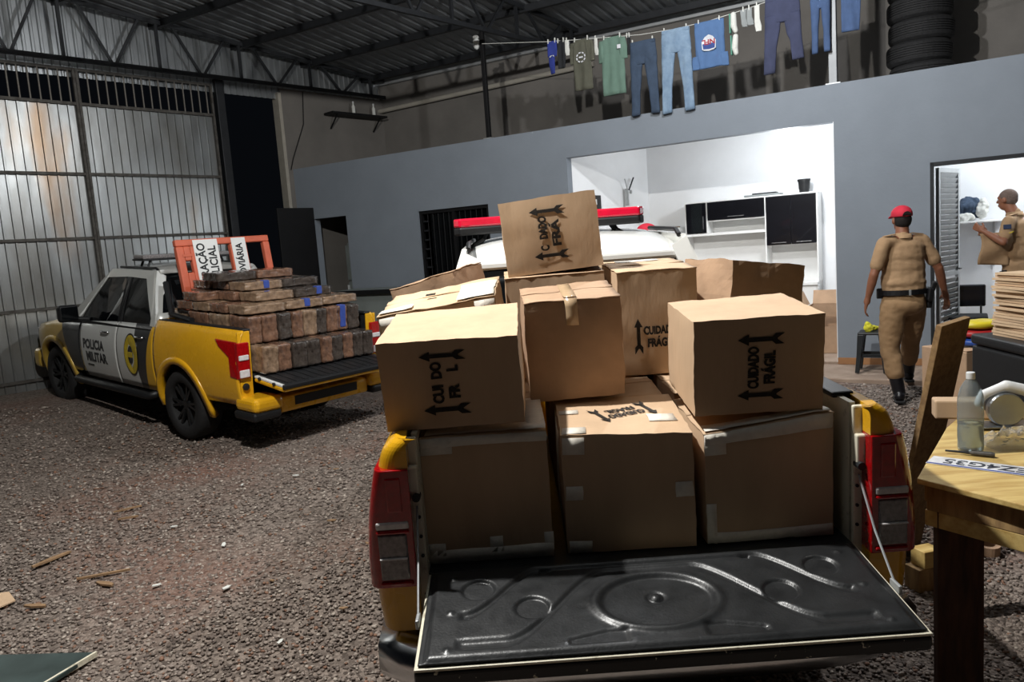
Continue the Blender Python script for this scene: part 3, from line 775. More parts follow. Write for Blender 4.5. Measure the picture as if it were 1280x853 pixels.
# corner posts and lamps
for s in (1, -1):
    # yellow corner above and below the lamp
    def corner(z0, z1, nm, mt, grow=0.0, x_in=0.20, round_top=False, depth=.055, rr=.07):
        n = 10; nz = 8; rings = []
        for j in range(nz + 1):
            z = z0 + (z1 - z0) * j / nz; yo = yprof(z, .905) + grow
            if round_top: yo -= 0.035 * (j / nz) ** 4
            xr = XR - depth - grow
            ring = [Vector((XR + x_in, s * (yo - .02), z)), Vector((XR + x_in, s * yo, z))]
            for k in range(n + 1):
                a = PI / 2 * k / n
                ring.append(Vector((xr + rr - rr * math.sin(a), s * (yo - rr + rr * math.cos(a)), z)))
            ring.append(Vector((xr, s * (.765 if grow <= 0.004 else .762), z))); ring.append(Vector((XR + .0, s * .765, z)))
            rings.append(ring)
        return MB().loft(rings).build(nm, mt, truckA, smooth=False, bevel=.004)
    corner(1.195, 1.292, 'corner_panel', 'yellow_paint', .012, round_top=True)
    corner(0.62, 0.785, 'corner_panel', 'yellow_paint', .010)
    lamp = corner(0.785, 1.195, 'tail_light', 'red_lens', .022, .17, rr=.045)
    def lens(z0, z1, y0, y1, mt, nm, prj=.004):
        yo = .905
        MB().box((XR - .073 - prj / 2, s * (y0 + y1) / 2, (z0 + z1) / 2), (prj + .012, y1 - y0, z1 - z0)).build(nm, mt, lamp, bevel=.006)
    lens(.992, 1.018, .775, .885, 'white_lens', 'reflector')
    lens(.815, .975, .785, .882, 'clear_lens', 'reverse_lens')
    lens(.890, .896, .787, .880, 'white_lens', 'lens_rib', .014)
    lens(1.05, 1.17, .79, .842, 'red_lens', 'brake_lens', .003)
    lens(.795, .81, .775, .885, 'red_lens', 'lens_rim', .008); lens(.978, .99, .775, .885, 'red_lens', 'lens_rim', .008)
    # latch striker and bolts on the jamb
    for z in (0.72, .86, .93, 1.0):
        MB().lathe([(.006, 0), (.006, .006)], 8, Matrix.Translation((XR - .0, s * .748, z)) @ Matrix.Rotation(R(-90), 4, 'Y')).build('bolt', 'dark_steel', truckA)
    MB().tube([(XR, s * .748, 1.08), (XR - .04, s * .748, 1.08)], .014, 10).build('striker', 'dark_steel', truckA)
    MB().box((XR - .01, s * .755, 1.13), (.03, .035, .11)).build('latch_plate', 'cream_metal', truckA, bevel=.006)
# rear bumper
mb = MB(); rings = []
for k in range(25):
    t = -1 + 2 * k / 24; y = .92 * t; cx = XR - .20 + .16 * abs(t) ** 5
    rings.append([Vector((cx + .13, y, .44)), Vector((cx, y, .45)), Vector((cx - .045, y, .50)), Vector((cx - .03, y, .58)), Vector((cx + .13, y, .60))])
mb.loft(rings).build('rear_bumper', 'chrome', truckA, smooth=True)
MB().bx(XR - .18, XR + .05, -.62, .62, .60, .612).build('bumper_step', 'black_plastic', truckA)
# tailgate, lowered
TG = bpy.data.objects.new('tailgate', None); COL.objects.link(TG); TG.parent = truckA
TG.location = (XR - .012, 0, 0.80); TG.rotation_euler = (0, R(-5.5), 0)      # local -x runs out towards the open edge
LG, HW = 0.50, 0.735
mb = MB().bx(-LG, 0, -HW, HW, -.062, -.012); mb.build('gate_shell', 'chipped_black', TG, bevel=.012, seg=3)
mb = MB()
mb.bx(-LG + .002, -.004, -HW + .002, HW - .002, -.013, -.004); mb.build('gate_inner_skin', 'cream_metal', TG, bevel=.003)
def liner_h(u, v):
    """u -0.7..0.7 across, v 0..0.46 from hinge to open edge"""
    au = abs(u); h = 0.0
    ed = min(.685 - au, v + .0, .445 - v)
    h -= .012 * (1 - smooth01((ed + .004) / .022))
    # central oval with rim
    q = math.hypot(u / .185, (v - .245) / .135)
    h += .010 * math.exp(-((q - 1.0) / .085) ** 2) - .006 * smooth01((1.0 - q) / .15)
    b_ = math.hypot(u, v - .225); h += .008 * math.exp(-(b_ / .014) ** 4) - .005 * math.exp(-((b_ - .024) / .006) ** 2)
    # long S-shaped channel sweeping over the oval
    sv = .385 if au > .46 else (.385 - .31 * smooth01((.46 - au) / .33))
    wd_ = .020
    if au < .60: h -= .010 * math.exp(-((v - sv) / wd_) ** 4) * smooth01((.61 - au) / .03)
    # short curved channel near the hinge
    sv2 = .255 - .215 * smooth01((.585 - au) / .24)
    if .30 < au < .60: h -= .011 * math.exp(-((v - sv2) / .018) ** 4) * smooth01((.60 - au) / .02) * smooth01((au - .30) / .03)
    if au <= .345: h -= .010 * math.exp(-((v - .038) / .010) ** 4)
    for cu, cv in ((.54, .125), (.375, .235)):
        d = math.hypot(au - cu, v - cv); h -= .010 * (1 - smooth01((d - .048) / .010))
    for cu, cv in ((.62, .24), (.62, .41), (.62, .06)):
        d = math.hypot(au - cu, v - cv); h += .006 * math.exp(-(d / .009) ** 2)
    # triangular pocket
    if .09 < au < .30 and .345 < v < .43:
        h -= .007 * smooth01((v - (.36 + .0 + .25 * max(0, au - .17))) / .012) * smooth01((.425 - v) / .012) * smooth01((.29 - au) / .02) * smooth01((au - .10) / .02)
    return h
nu, nv = 300, 110
mb = MB().grid(lambda a, b: (-.012 - .476 * b, -.722 + 1.444 * a, .012 + liner_h(-.700 + 1.40 * a, -.002 + .449 * b)), nu, nv)
o = mb.build('tailgate_liner', 'liner_plastic', TG, smooth=True, solid=.004)
mb = MB().bx(-.46, -.02, -.69, .69, -.004, -.001); mb.build('liner_base', 'liner_plastic', TG)
for s in (1, -1):
    mb = MB(); z0 = Vector((XR - .005, s * .752, 1.04)); 
    q = Matrix.Translation(TG.location) @ Euler(TG.rotation_euler).to_matrix().to_4x4() @ Vector((-.27, s * .742, .0))
    mb.tube([z0, z0.lerp(q, .5) + Vector((0.01, 0, -.012)), q], .004, 6).build('tailgate_cable', 'light_steel', truckA)
    MB().box(q + Vector((0, 0, .0)), (.06, .012, .03)).build('cable_anchor', 'light_steel', truckA, bevel=.004)
# roof light bar
LB = bpy.data.objects.new('light_bar', None); COL.objects.link(LB); LB.parent = truckA; LB.location = (1.30, .105, 1.915)
for s in (1, -1):
    pl = [(.10, -.04), (.56, -.10), (.60, -.03), (.56, .12), (.10, .16)]
    MB().prism([(x * s, y) for x, y in pl], lambda a, b, d: (b, a, .02 + d), .055).build('red_lens_cover', 'red_bar', LB, bevel=.012)
    MB().prism([(x * s, y) for x, y in pl], lambda a, b, d: (b, a, -.03 + d), .052).build('bar_base', 'black_plastic', LB, bevel=.012)
    MB().tube([(0, s * .40, -.02), (-.03, s * .42, -.06), (-.03, s * .50, -.11)], .018, 8).build('bracket', 'black_plastic', LB)
    MB().tube([(.08, s * .40, -.02), (.10, s * .46, -.10)], .016, 8).build('bracket', 'black_plastic', LB)
MB().box((.05, 0, .01), (.22, .24, .08)).build('speaker_pod', 'black_plastic', LB, bevel=.02)

# ================================================================== far truck
TBS = .98; TB_YAW = R(141.6); TB_P = R(3.6)
truckB = thing('pickup_truck', 'silver and yellow pickup by the gate, bed stacked with wrapped packages', 'pickup truck', (-2.93, 8.5, gz(-2.93, 8.5) - .01),
               rot=(0, -TB_P, TB_YAW))
truckB.scale = (TBS, TBS, TBS)
# livery: silver doors with a dark slanted band, painted by position along the body
def livery(name, base, bands):
    m = pm(name, base, 0.3, 0.1, var=0.03, scale=3, coat=0.4)
    nt = m.node_tree; N = nt.nodes; L = nt.links; b = N['Principled BSDF']
    tc = [n for n in N if n.type == 'TEX_COORD'][0]
    sp = N.new('ShaderNodeSeparateXYZ'); L.new(tc.outputs['Object'], sp.inputs[0])
    src = b.inputs['Base Color'].links[0].from_socket
    for (x0, slope, x1, slope1, col) in bands:
        # inside where x > x0 + slope*(z-.8) and x < x1 + slope1*(z-.8)
        def edge(xe, sl, op):
            a = N.new('ShaderNodeMath'); a.operation = 'MULTIPLY_ADD'; L.new(sp.outputs['Z'], a.inputs[0]); a.inputs[1].default_value = sl; a.inputs[2].default_value = xe - .8 * sl
            c = N.new('ShaderNodeMath'); c.operation = op; L.new(sp.outputs['X'], c.inputs[0]); L.new(a.outputs[0], c.inputs[1]); return c
        e0 = edge(x0, slope, 'GREATER_THAN'); e1 = edge(x1, slope1, 'LESS_THAN')
        mu = N.new('ShaderNodeMath'); mu.operation = 'MULTIPLY'; L.new(e0.outputs[0], mu.inputs[0]); L.new(e1.outputs[0], mu.inputs[1])
        mx = N.new('ShaderNodeMix'); mx.data_type = 'RGBA'; L.new(mu.outputs[0], mx.inputs['Factor']); L.new(src, mx.inputs[6]); mx.inputs[7].default_value = (*lin(col), 1)
        src = mx.outputs[2]
    L.new(src, b.inputs['Base Color']); return m
livery('door_livery', 'c3c5c2', [(0.2, 0, .62, -.22, 'c99a1e'), (.62, -.22, .86, .10, '26272a'), (2.30, .45, 3.2, 0, '2a2b2d')])
livery('fender_livery', 'b99a45', [(2.0, 0, 2.62, .45, '2c2d2e')])
pb = dict(wb=3.0, w=0.90, bed='yellow_paint', cab='silver_car', door='door_livery', fender='fender_livery', rail=1.24, roof=1.80, roofw=0.62,
          jamb='yellow_paint', bedz=.80, tailz=.52, xc=.50, jw=.87)
ib = make_truck(truckB, pb)
MBm = Matrix.Translation(truckB.location) @ Euler(truckB.rotation_euler).to_matrix().to_4x4() @ Matrix.Scale(TBS, 4)
# lettering and emblem on the left doors
def dm(x, z): return Matrix(((-1, 0, 0, x), (0, 0, 1, 0), (0, 1, 0, z), (0, 0, 0, 1)))
rm = lambda off: (lambda c: Vector((c.x, yprof(c.z) + off + c.y, c.z)))
text('lettering', 'POLICIA', .155, 'livery_black', truckB, dm(1.87, .86), bold=.006, sx=.92, remap=rm(.003))
text('lettering', 'MILITAR', .155, 'livery_black', truckB, dm(1.82, .71), bold=.006, sx=.92, remap=rm(.003))
MB().bx(1.92, 2.07, yprof(.615) + .001, yprof(.615) + .004, .605, .622).build('door_stripe', 'livery_black', truckB)
def disc_on_door(x, z, rx, rz2, mt, nm, off, n=28):
    pl = [(x + rx * math.cos(2 * PI * k / n), z + rz2 * math.sin(2 * PI * k / n)) for k in range(n)]
    return MB().prism(pl, lambda a, b, d: (a, yprof(b) + off + d, b), .003).build(nm, mt, truckB)
disc_on_door(.95, .83, .155, .24, 'livery_black', 'emblem_ring', .002)
em = disc_on_door(.95, .83, .14, .22, 'emblem_yellow', 'emblem', .005)
disc_on_door(.95, .83, .055, .10, 'livery_black', 'emblem_shield', .008)
MB().bx(.90, 1.0, yprof(.83) + .009, yprof(.83) + .013, .80, .86).build('emblem_star', 'emblem_yellow', truckB)
# wedge tail lights
for s in (1, -1):
    rr = lambda z: yprof(z) + .008
    prof = [(XR - .012, .78), (XR - .012, 1.13), (-.72, 1.14), (-.80, 1.07), (-.98, .98), (-1.0, .79)]
    lt = MB().prism(prof, lambda a, b, d: (a, s * (rr(b) - d), b), .05).build('tail_light', 'red_lens', truckB, bevel=.01)
    MB().box((XR - .008, s * .835, .955), (.05, .13, .35)).build('tail_lens', 'red_lens', lt, bevel=.012)
    MB().box((XR - .03, s * .84, .985), (.03, .105, .05)).build('indicator_lens', 'white_lens', lt, bevel=.008)
    MB().box((XR - .03, s * .84, .83), (.03, .105, .075)).build('reverse_lens', 'white_lens', lt, bevel=.008)
    MB().lathe([(.035, 0), (.035, .012), (.02, .016)], 16, Matrix.Translation((XR - .018, s * .83, .70)) @ Matrix.Rotation(R(-90), 4, 'Y')).build('tow_eye_cap', 'black_plastic', truckB)
    # bumper corner
    mb = MB().box((XR - .06, s * .72, .53), (.34, .34, .14)); mb.build('bumper_corner', 'yellow_paint', truckB, bevel=.05, seg=3)
    mb = MB().box((XR - .05, s * .74, .425), (.34, .32, .09)); mb.build('bumper_step', 'black_plastic', truckB, bevel=.03, seg=2)
MB().box((XR - .08, 0, .48), (.20, 1.12, .16)).build('rear_bumper', 'yellow_paint', truckB, bevel=.03)
MB().box((XR - .175, 0, .50), (.02, .8, .09)).build('plate_recess', 'black_plastic', truckB, bevel=.005)
TGB = bpy.data.objects.new('tailgate', None); COL.objects.link(TGB); TGB.parent = truckB
TGB.location = (XR - .01, 0, .80); TGB.rotation_euler = (0, R(-6), 0)
MB().bx(-.48, 0, -.73, .73, -.075, -.03).build('gate_shell', 'yellow_paint', TGB, bevel=.02, seg=3)
MB().bx(-.475, -.004, -.725, .725, -.032, -.010).build('gate_inner_skin', 'white_car', TGB, bevel=.004)
mb = MB().bx(-.47, -.01, -.69, .69, -.010, .006)
for k in range(14): mb.bx(-.455, -.03, -.655 + k * .098, -.655 + k * .098 + .05, .006, .012)
mb.build('tailgate_liner', 'black_plastic', TGB, bevel=.003)
MB().bx(-.492, -.46, -.74, .74, -.045, .004).build('gate_spoiler', 'black_plastic', TGB, bevel=.012)
MB().bx(-.30, -.12, -.45, .45, -.079, -.074).build('handle_recess', 'black_plastic', TGB)
for s in (1, -1):
    for x in (-.10, -.33): MB().tube([(x, s * .728, -.02), (x, s * .745, -.02)], .016, 10).build('latch_pin', 'dark_steel', TGB)
# roof light bar
LBB = bpy.data.objects.new('light_bar', None); COL.objects.link(LBB); LBB.parent = truckB; LBB.location = (1.28, 0, 1.86)
MB().box((0, 0, .03), (.24, 1.1, .05)).build('bar_cover', 'clear_lens', LBB, bevel=.015)
MB().box((0, 0, -.005), (.26, 1.12, .02)).build('bar_base', 'black_plastic', LBB, bevel=.006)
for s in (1, -1):
    for x in (-.08, .08): MB().tube([(x, s * .45, -.01), (x, s * .48, -.08)], .014, 8).build('bracket', 'black_plastic', LBB)
MB().tube([(-.10, .735, 1.265), (.33, .715, 1.30), (.62, .60, 1.62)], .03, 8).build('sports_bar', 'black_plastic', truckB)
MB().tube([(-.10, -.735, 1.265), (.33, -.715, 1.30), (.62, -.60, 1.62)], .03, 8).build('sports_bar', 'black_plastic', truckB)
# ------------------------------------------------------------------ cartons on the near truck
class Carton:
    def __init__(s, label, x, yf, zb, w, d, h, rx=2.3, ry=0.0, rz=0.0, sag=(0, 0, 0, 0), mat='cardboard', bulge=.006, amp=.0035, flaps=True, seam='x', seed=None, opened=False, lift=(.002, .004)):
        s.w, s.d, s.h, s.sag, s.bulge, s.amp = w, d, h, sag, bulge, amp; s.noflap = not flaps
        s.seed = seed if seed is not None else random.random() * 50
        Rm = Euler((R(rx), R(ry), R(rz))).to_matrix()
        loc = Vector((x, yf, zb)) + Rm @ Vector((0, d / 2, 0))
        s.o = thing('cardboard_box', label, 'box', loc, rot=(R(rx), R(ry), R(rz)), group='cartons on the yellow pickup')
        if opened: s.open_body(mat); return
        s.body(mat)
        if flaps:
            n = 12
            for k, sg in enumerate((-1, 1)):
                def fl(u, v, sg=sg, k=k):
                    if seam == 'x': a, b = -w / 2 + w * u, sg * (d / 2 - (d / 2 - .002) * v)
                    else: a, b = sg * (w / 2 - (w / 2 - .002) * v), -d / 2 + d * u
                    a *= 1.006; b *= 1.006
                    p = s.disp(Vector((a, b, h)))
                    p.z += .003 + lift[k] * (v ** 1.5) + .004 * mnoise.noise((u * 3 + s.seed, v * 2, k)) + .0035
                    return p
                MB().grid(fl, n, n, flip=(sg > 0) == (seam == 'x')).build('flap', mat, s.o, smooth=True, solid=.0045)
    def disp(s, p):
        w, d, h = s.w, s.d, s.h
        u, v, t = p.x / w + .5, p.y / d + .5, p.z / h
        fl, fr, br, bl = s.sag
        sg = (fl * (1 - u) + fr * u) * (1 - v) + (bl * (1 - u) + br * u) * v
        q = Vector(p)
        n = Vector((mnoise.noise(p * 7 + Vector((s.seed, 0, 0))), mnoise.noise(p * 7 + Vector((0, s.seed, 3))), mnoise.noise(p * 7 + Vector((5, 0, s.seed)))))
        fine = Vector((mnoise.noise(p * 22 + Vector((s.seed, 9, 0))), mnoise.noise(p * 22 + Vector((0, s.seed, 7))), mnoise.noise(p * 22 + Vector((1, 0, s.seed)))))
        edge = sum(1 for c in (abs(2 * u - 1), abs(2 * v - 1), abs(2 * t - 1)) if c > .97)
        q += n * s.amp + fine * s.amp * (.9 if edge >= 2 else .35)
        b = lambda c: max(0, 1 - (2 * c - 1) ** 2)
        if abs(2 * v - 1) > .99: q.y += (1 if v > .5 else -1) * s.bulge * b(u) * b(t)
        if abs(2 * u - 1) > .99: q.x += (1 if u > .5 else -1) * s.bulge * b(v) * b(t)
        q.z -= sg * max(0, t) ** 3
        if t < .02: q.z = max(q.z, p.z)
        return q
    def surf(s, face, a, b, off=0.0):
        w, d, h = s.w, s.d, s.h
        if face == 'front': p, n = Vector((a, -d / 2, b)), Vector((0, -1, 0))
        elif face == 'left': p, n = Vector((-w / 2, -a, b)), Vector((-1, 0, 0))
        elif face == 'right': p, n = Vector((w / 2, a, b)), Vector((1, 0, 0))
        else: p, n = Vector((a, b, h)), Vector((0, 0, 1)); off += .001 if s.noflap else .0125
        return s.disp(p) + n * off
    def body(s, mat):
        w, d, h = s.w, s.d, s.h; n = 14; mb = MB()
        lt = lambda u: u
        mb.grid(lambda u, v: s.disp(Vector((-w / 2 + w * u, -d / 2, h * v))), n, n)
        mb.grid(lambda u, v: s.disp(Vector((-w / 2 + w * u, d / 2, h * v))), n, n, True)
        mb.grid(lambda u, v: s.disp(Vector((-w / 2, -d / 2 + d * u, h * v))), n, n, True)
        mb.grid(lambda u, v: s.disp(Vector((w / 2, -d / 2 + d * u, h * v))), n, n)
        mb.grid(lambda u, v: s.disp(Vector((-w / 2 + w * u, -d / 2 + d * v, h))), n, n)
        mb.grid(lambda u, v: s.disp(Vector((-w / 2 + w * u, -d / 2 + d * v, 0))), n, n, True)
        me = mb.mesh('carton'); bm = bmesh.new(); bm.from_mesh(me)
        bmesh.ops.remove_doubles(bm, verts=bm.verts, dist=.004); bmesh.ops.recalc_face_normals(bm, faces=bm.faces); bm.to_mesh(me); bm.free()
        for p in me.polygons: p.use_smooth = True
        o = link('carton', me, mat, s.o)
        md = o.modifiers.new('sharp', 'EDGE_SPLIT'); md.split_angle = R(38)
    def open_body(s, mat):
        w, d, h = s.w, s.d, s.h; n = 12; mb = MB()
        P = lambda x, y, z: s.disp(Vector((x, y, z)))
        mb.grid(lambda u, v: P(-w / 2 + w * u, -d / 2, h * v), n, n); mb.grid(lambda u, v: P(-w / 2 + w * u, d / 2, h * v), n, n, True)
        mb.grid(lambda u, v: P(-w / 2, -d / 2 + d * u, h * v), n, n, True); mb.grid(lambda u, v: P(w / 2, -d / 2 + d * u, h * v), n, n)
        mb.grid(lambda u, v: P(-w / 2 + w * u, -d / 2 + d * v, 0), n, n, True)
        me = mb.mesh('carton'); bm = bmesh.new(); bm.from_mesh(me)
        bmesh.ops.remove_doubles(bm, verts=bm.verts, dist=.004); bmesh.ops.recalc_face_normals(bm, faces=bm.faces); bm.to_mesh(me); bm.free()
        link('carton', me, mat, s.o, solid=.006)
    def tape(s, face, a0, a1, b0, b1, mat='paper_tape', torn=.006):
        def fn(u, v):
            a = a0 + (a1 - a0) * u; b = b0 + (b1 - b0) * v
            if a1 - a0 > b1 - b0:
                if u in (0, 1): a += torn * mnoise.noise((v * 9 + s.seed, a * 9, 1))
            elif v in (0, 1): b += torn * mnoise.noise((u * 9 + s.seed, b * 9, 1))
            return s.surf(face, a, b, .0026)
        n1 = max(2, int(abs(a1 - a0) / .03)); n2 = max(2, int(abs(b1 - b0) / .03))
        MB().grid(fn, n1, n2, flip=(face == 'right')).build('tape', mat, s.o, smooth=True, solid=.0012)
    def printing(s, face, ca, cb, rot, l1='CUIDADO', l2='FRÁGIL', k=1.0):
        cr, sr = math.cos(R(rot)), math.sin(R(rot))
        def mp(X, Y, off=.0): return s.surf(face, ca + (X * cr - Y * sr) * k, cb + (X * sr + Y * cr) * k, .003 + off)
        for sx in (-1, 1):
            X = sx * .098; hw = .0075
            pl = [(X - hw, -.060), (X - hw, .040), (X - .021, .040), (X, .080), (X + .021, .040), (X + hw, .040), (X + hw, -.060),
                  (X + .019, -.078), (X + .019, -.045), (X + hw, -.030), (X + hw, -.062)]
            # shaft with head and notched tail
            head = [(X - .019, .042), (X, .080), (X + .019, .042)]
            shaft = [(X - hw, -.055), (X - hw, .046), (X + hw, .046), (X + hw, -.055)]
            tl = [(X - .0005, -.052), (X - .018, -.080), (X - .018, -.048), (X - .0005, -.028)]
            tr = [(X + .0005, -.052), (X + .018, -.080), (X + .018, -.048), (X + .0005, -.028)]
            mb = MB()
            for q in (head, shaft, tl, tr):
                n = len(q); mb.add([mp(a, b) for a, b in q], [tuple(range(n))])
            mb.build('arrow_print', 'print_ink', s.o, solid=.0006)
        for body, y, wd in ((l1, .024, .150), (l2, -.032, .118)):
            me = text_mesh(body, .050, bold=.0024, sx=1.0, depth=.0006)
            xs = [v.co.x for v in me.vertices]; sc = (wd * len(body) / len(body)) / max(1e-6, (max(xs) - min(xs)))
            cx = (max(xs) + min(xs)) / 2
            # worn gaps split the line into separate words
            ctr = sorted((sum(me.vertices[i].co.x for i in p.vertices) / len(p.vertices)) for p in me.polygons)
            gaps = [(b - a, (a + b) / 2) for a, b in zip(ctr, ctr[1:])]
            cuts = sorted(g[1] for g in gaps if g[0] > .024) if '  ' in body else []
            for lo_, hi_ in zip([-9] + cuts, cuts + [9]):
                mw = me.copy(); bm = bmesh.new(); bm.from_mesh(mw)
                bmesh.ops.delete(bm, geom=[fc for fc in bm.faces if not lo_ < fc.calc_center_median().x < hi_], context='FACES')
                if not bm.faces: bm.free(); continue
                bm.to_mesh(mw); bm.free()
                for v in mw.vertices: v.co = mp((v.co.x - cx) * sc, y + v.co.y, v.co.z)
                mw.materials.clear()
                link('lettering', mw, 'print_ink', s.o)

B1 = Carton('taped carton in the bottom row at the left tail light', -.126, 2.605, .607, .44, .45, .455, sag=(.0, .0, -.005, 0))
B1.tape('front', -.22, -.11, .40, .455); B1.tape('front', -.22, .222, .425, .458); B1.tape('front', -.222, .222, .0, .05); B1.tape('front', .0, .045, .03, .09)
B1.tape('front', -.225, -.16, .03, .075); B1.tape('front', .19, .224, .02, .09); B1.tape('top', -.2, .22, -.22, -.14); B1.tape('top', .15, .22, -.22, .2)
B2 = Carton('middle carton of the bottom row, print on its top, scraps of white tape', .372, 2.605, .607, .455, .45, .435, rz=-1.5, sag=(.0, .02, -.01, -.01), bulge=.012, flaps=False)
B2.printing('top', .02, .02, 202)
for q in ((-.222, -.165, .20, .25), (-.222, -.15, .365, .425), (.16, .224, .19, .245), (-.22, -.14, .0, .045)): B2.tape('front', *q)
B2.tape('top', .10, .20, -.10, -.02); B2.tape('top', -.22, -.15, .02, .07); B2.tape('top', -.22, -.14, -.22, -.15)
B2.tape('left', -.22, .1, .02, .40)
B3 = Carton('carton with taped rim in the bottom row at the right tail light', .862, 2.605, .61, .45, .45, .43, rz=1.0, sag=(.035, -.01, -.01, .02), bulge=.01)
B3.tape('front', -.222, .222, .385, .435); B3.tape('front', -.222, .222, .0, .042); B3.tape('front', -.224, -.19, .0, .15); B3.tape('front', -.224, -.15, .34, .43)
B3.tape('top', -.22, .22, -.22, -.16)
B4 = Carton('printed carton with worn letters set over the left tail light', -.212, 2.575, 1.103, .475, .45, .325, rx=6.5, rz=-2.0, ry=-1.2, sag=(.012, .022, 0, 0), seed=3.1, flaps=False)
B4.printing('front', -.02, .165, 90, 'CUI  DO', 'FR    L')
B5 = Carton('dented upright carton with crushed top edge under the topmost box', .248, 2.98, 1.088, .375, .40, .388, rx=4.0, rz=.5, ry=-1.0, sag=(.0, .0, -.015, -.01), bulge=.012, amp=.006, mat='cardboard_dark', seed=8.2)
B5.tape('top', -.03, .02, -.19, .16, 'clear_tape'); B5.tape('front', -.03, .02, .30, .40, 'clear_tape')
B6 = Carton('tall upright printed carton with arrows pointing up', .655, 3.40, 1.088, .355, .42, .462, rx=2.3, rz=1.5, sag=(0, 0, -.01, -.01), seed=12.5)
B6.printing('front', .005, .175, 0)
B7 = Carton('printed carton with bright smooth top over the right bottom carton', .838, 2.615, 1.066, .445, .45, .335, rx=6.0, rz=-1.0, ry=0.5, sag=(0, -.005, 0, .012), seed=21.0, flaps=False)
B7.printing('front', .005, .165, 90)
B8 = Carton('carton carrying the topmost box behind the dented one', .228, 3.50, 1.105, .45, .42, .455, rx=2.3, ry=-2.0, sag=(0, .01, 0, 0), mat='cardboard', seed=5.5)
B9 = Carton('topmost tilted carton with half worn letters on its front', .222, 3.50, 1.575, .435, .36, .335, rx=1.0, ry=-3.6, rz=-1.0, sag=(0, -.005, 0, .01), seed=30.3, flaps=False)
B9.printing('front', -.01, .175, 90, 'C   DADO', 'FRÁ')
B10 = Carton('low slanting carton with white taped corners behind the worn printed one', -.262, 3.10, 1.15, .48, .46, .34, rx=7.5, ry=-5.0, rz=-3, sag=(.01, 0, 0, .02), mat='cardboard_pale', amp=.006, seed=14.0)
B10.tape('top', -.235, -.10, -.22, -.15); B10.tape('top', .08, .235, -.22, .10); B10.tape('front', .15, .235, .20, .335); B10.tape('front', -.235, -.15, .27, .335)
MB().bx(-.06, -.02, -.06, -.03, .357, .360).build('label_print', 'print_ink', B10.o)
B11 = Carton('crooked carton poking up next to the cab window', -.325, 3.66, 1.195, .36, .32, .38, rx=4, ry=-13, rz=-24, amp=.006, mat='cardboard_dark', seed=17.0)
B12 = Carton('open topped carton leaning over the right side of the bed', 1.215, 3.66, 1.25, .42, .40, .29, rx=1, ry=8.0, rz=20, amp=.007, bulge=.012, mat='cardboard_dark', seed=40.0, opened=True)
B13 = Carton('pale taped carton between the upright printed one and the cab', .672, 3.835, 1.105, .37, .27, .46, rx=2.3, mat='cardboard_pale', seed=44.0)
B13.tape('top', -.12, .10, -.08, .02)
for k, x in enumerate((-.124, .372, .862)):
    Carton('carton on the bed floor behind the %s one of the bottom row' % ('left', 'middle', 'right')[k], x, 3.085, .627, .44, .45, .43 if k else .42, seed=50 + k)
    Carton('carton on the bed floor against the cab, %s of its row' % ('left', 'middle', 'right')[k], x, 3.56, .645, .44, .42, .415, seed=60 + k)

# ------------------------------------------------------------------ wrapped packages on the far truck
def pack_mesh(name, sx, sy, sz, mat, seed):
    mb = MB(); n = 12
    def face(fn, flip=False):
        mb.grid(fn, n, n, flip)
    def dp(x, y, z):
        p = Vector((x, y, z)); r = .010
        q = Vector((max(-sx / 2 + r, min(sx / 2 - r, x)), max(-sy / 2 + r, min(sy / 2 - r, y)), max(r, min(sz - r, z))))
        dlt = p - q
        if dlt.length > 1e-9: p = q + dlt.normalized() * r
        return p + .004 * Vector((mnoise.noise(p * 42 + Vector((seed, 5, 0))), mnoise.noise(p * 42 + Vector((2, seed, 0))), mnoise.noise(p * 42 + Vector((0, 6, seed))))) + .0085 * Vector((mnoise.noise(p * 16 + Vector((seed, 0, 0))), mnoise.noise(p * 16 + Vector((0, seed, 0))), mnoise.noise(p * 16 + Vector((0, 0, seed)))))
    X = lambda u: -sx / 2 + sx * u
    Y = lambda u: -sy / 2 + sy * u
    face(lambda u, v: dp(X(u), -sy / 2, sz * v)); face(lambda u, v: dp(X(u), sy / 2, sz * v))
    face(lambda u, v: dp(-sx / 2, Y(u), sz * v)); face(lambda u, v: dp(sx / 2, Y(u), sz * v))
    face(lambda u, v: dp(X(u), Y(v), 0)); face(lambda u, v: dp(X(u), Y(v), sz))
    me = mb.mesh(name); bm = bmesh.new(); bm.from_mesh(me); bmesh.ops.remove_doubles(bm, verts=bm.verts, dist=.001)
    bmesh.ops.recalc_face_normals(bm, faces=bm.faces); bm.to_mesh(me); bm.free()
    for p in me.polygons: p.use_smooth = True
    me.materials.append(MATS[mat]); return me
UP = [[pack_mesh('wrapped_package', .36, wy, .265, mt, 3.3 * i + j) for i, wy in enumerate((.125, .145, .165))] for j, mt in enumerate(('wrap_brown', 'wrap_dark', 'wrap_tan'))]
FLAT = [pack_mesh('wrapped_package', .30, .46, .088, mt, 20 + j) for j, mt in enumerate(('wrap_brown', 'wrap_tan', 'wrap_dark'))]
FLATL = [pack_mesh('wrapped_package', .46, .30, .088, mt, 30 + j) for j, mt in enumerate(('wrap_brown', 'wrap_dark', 'wrap_tan'))]
TB_R = MBm.to_3x3().normalized()
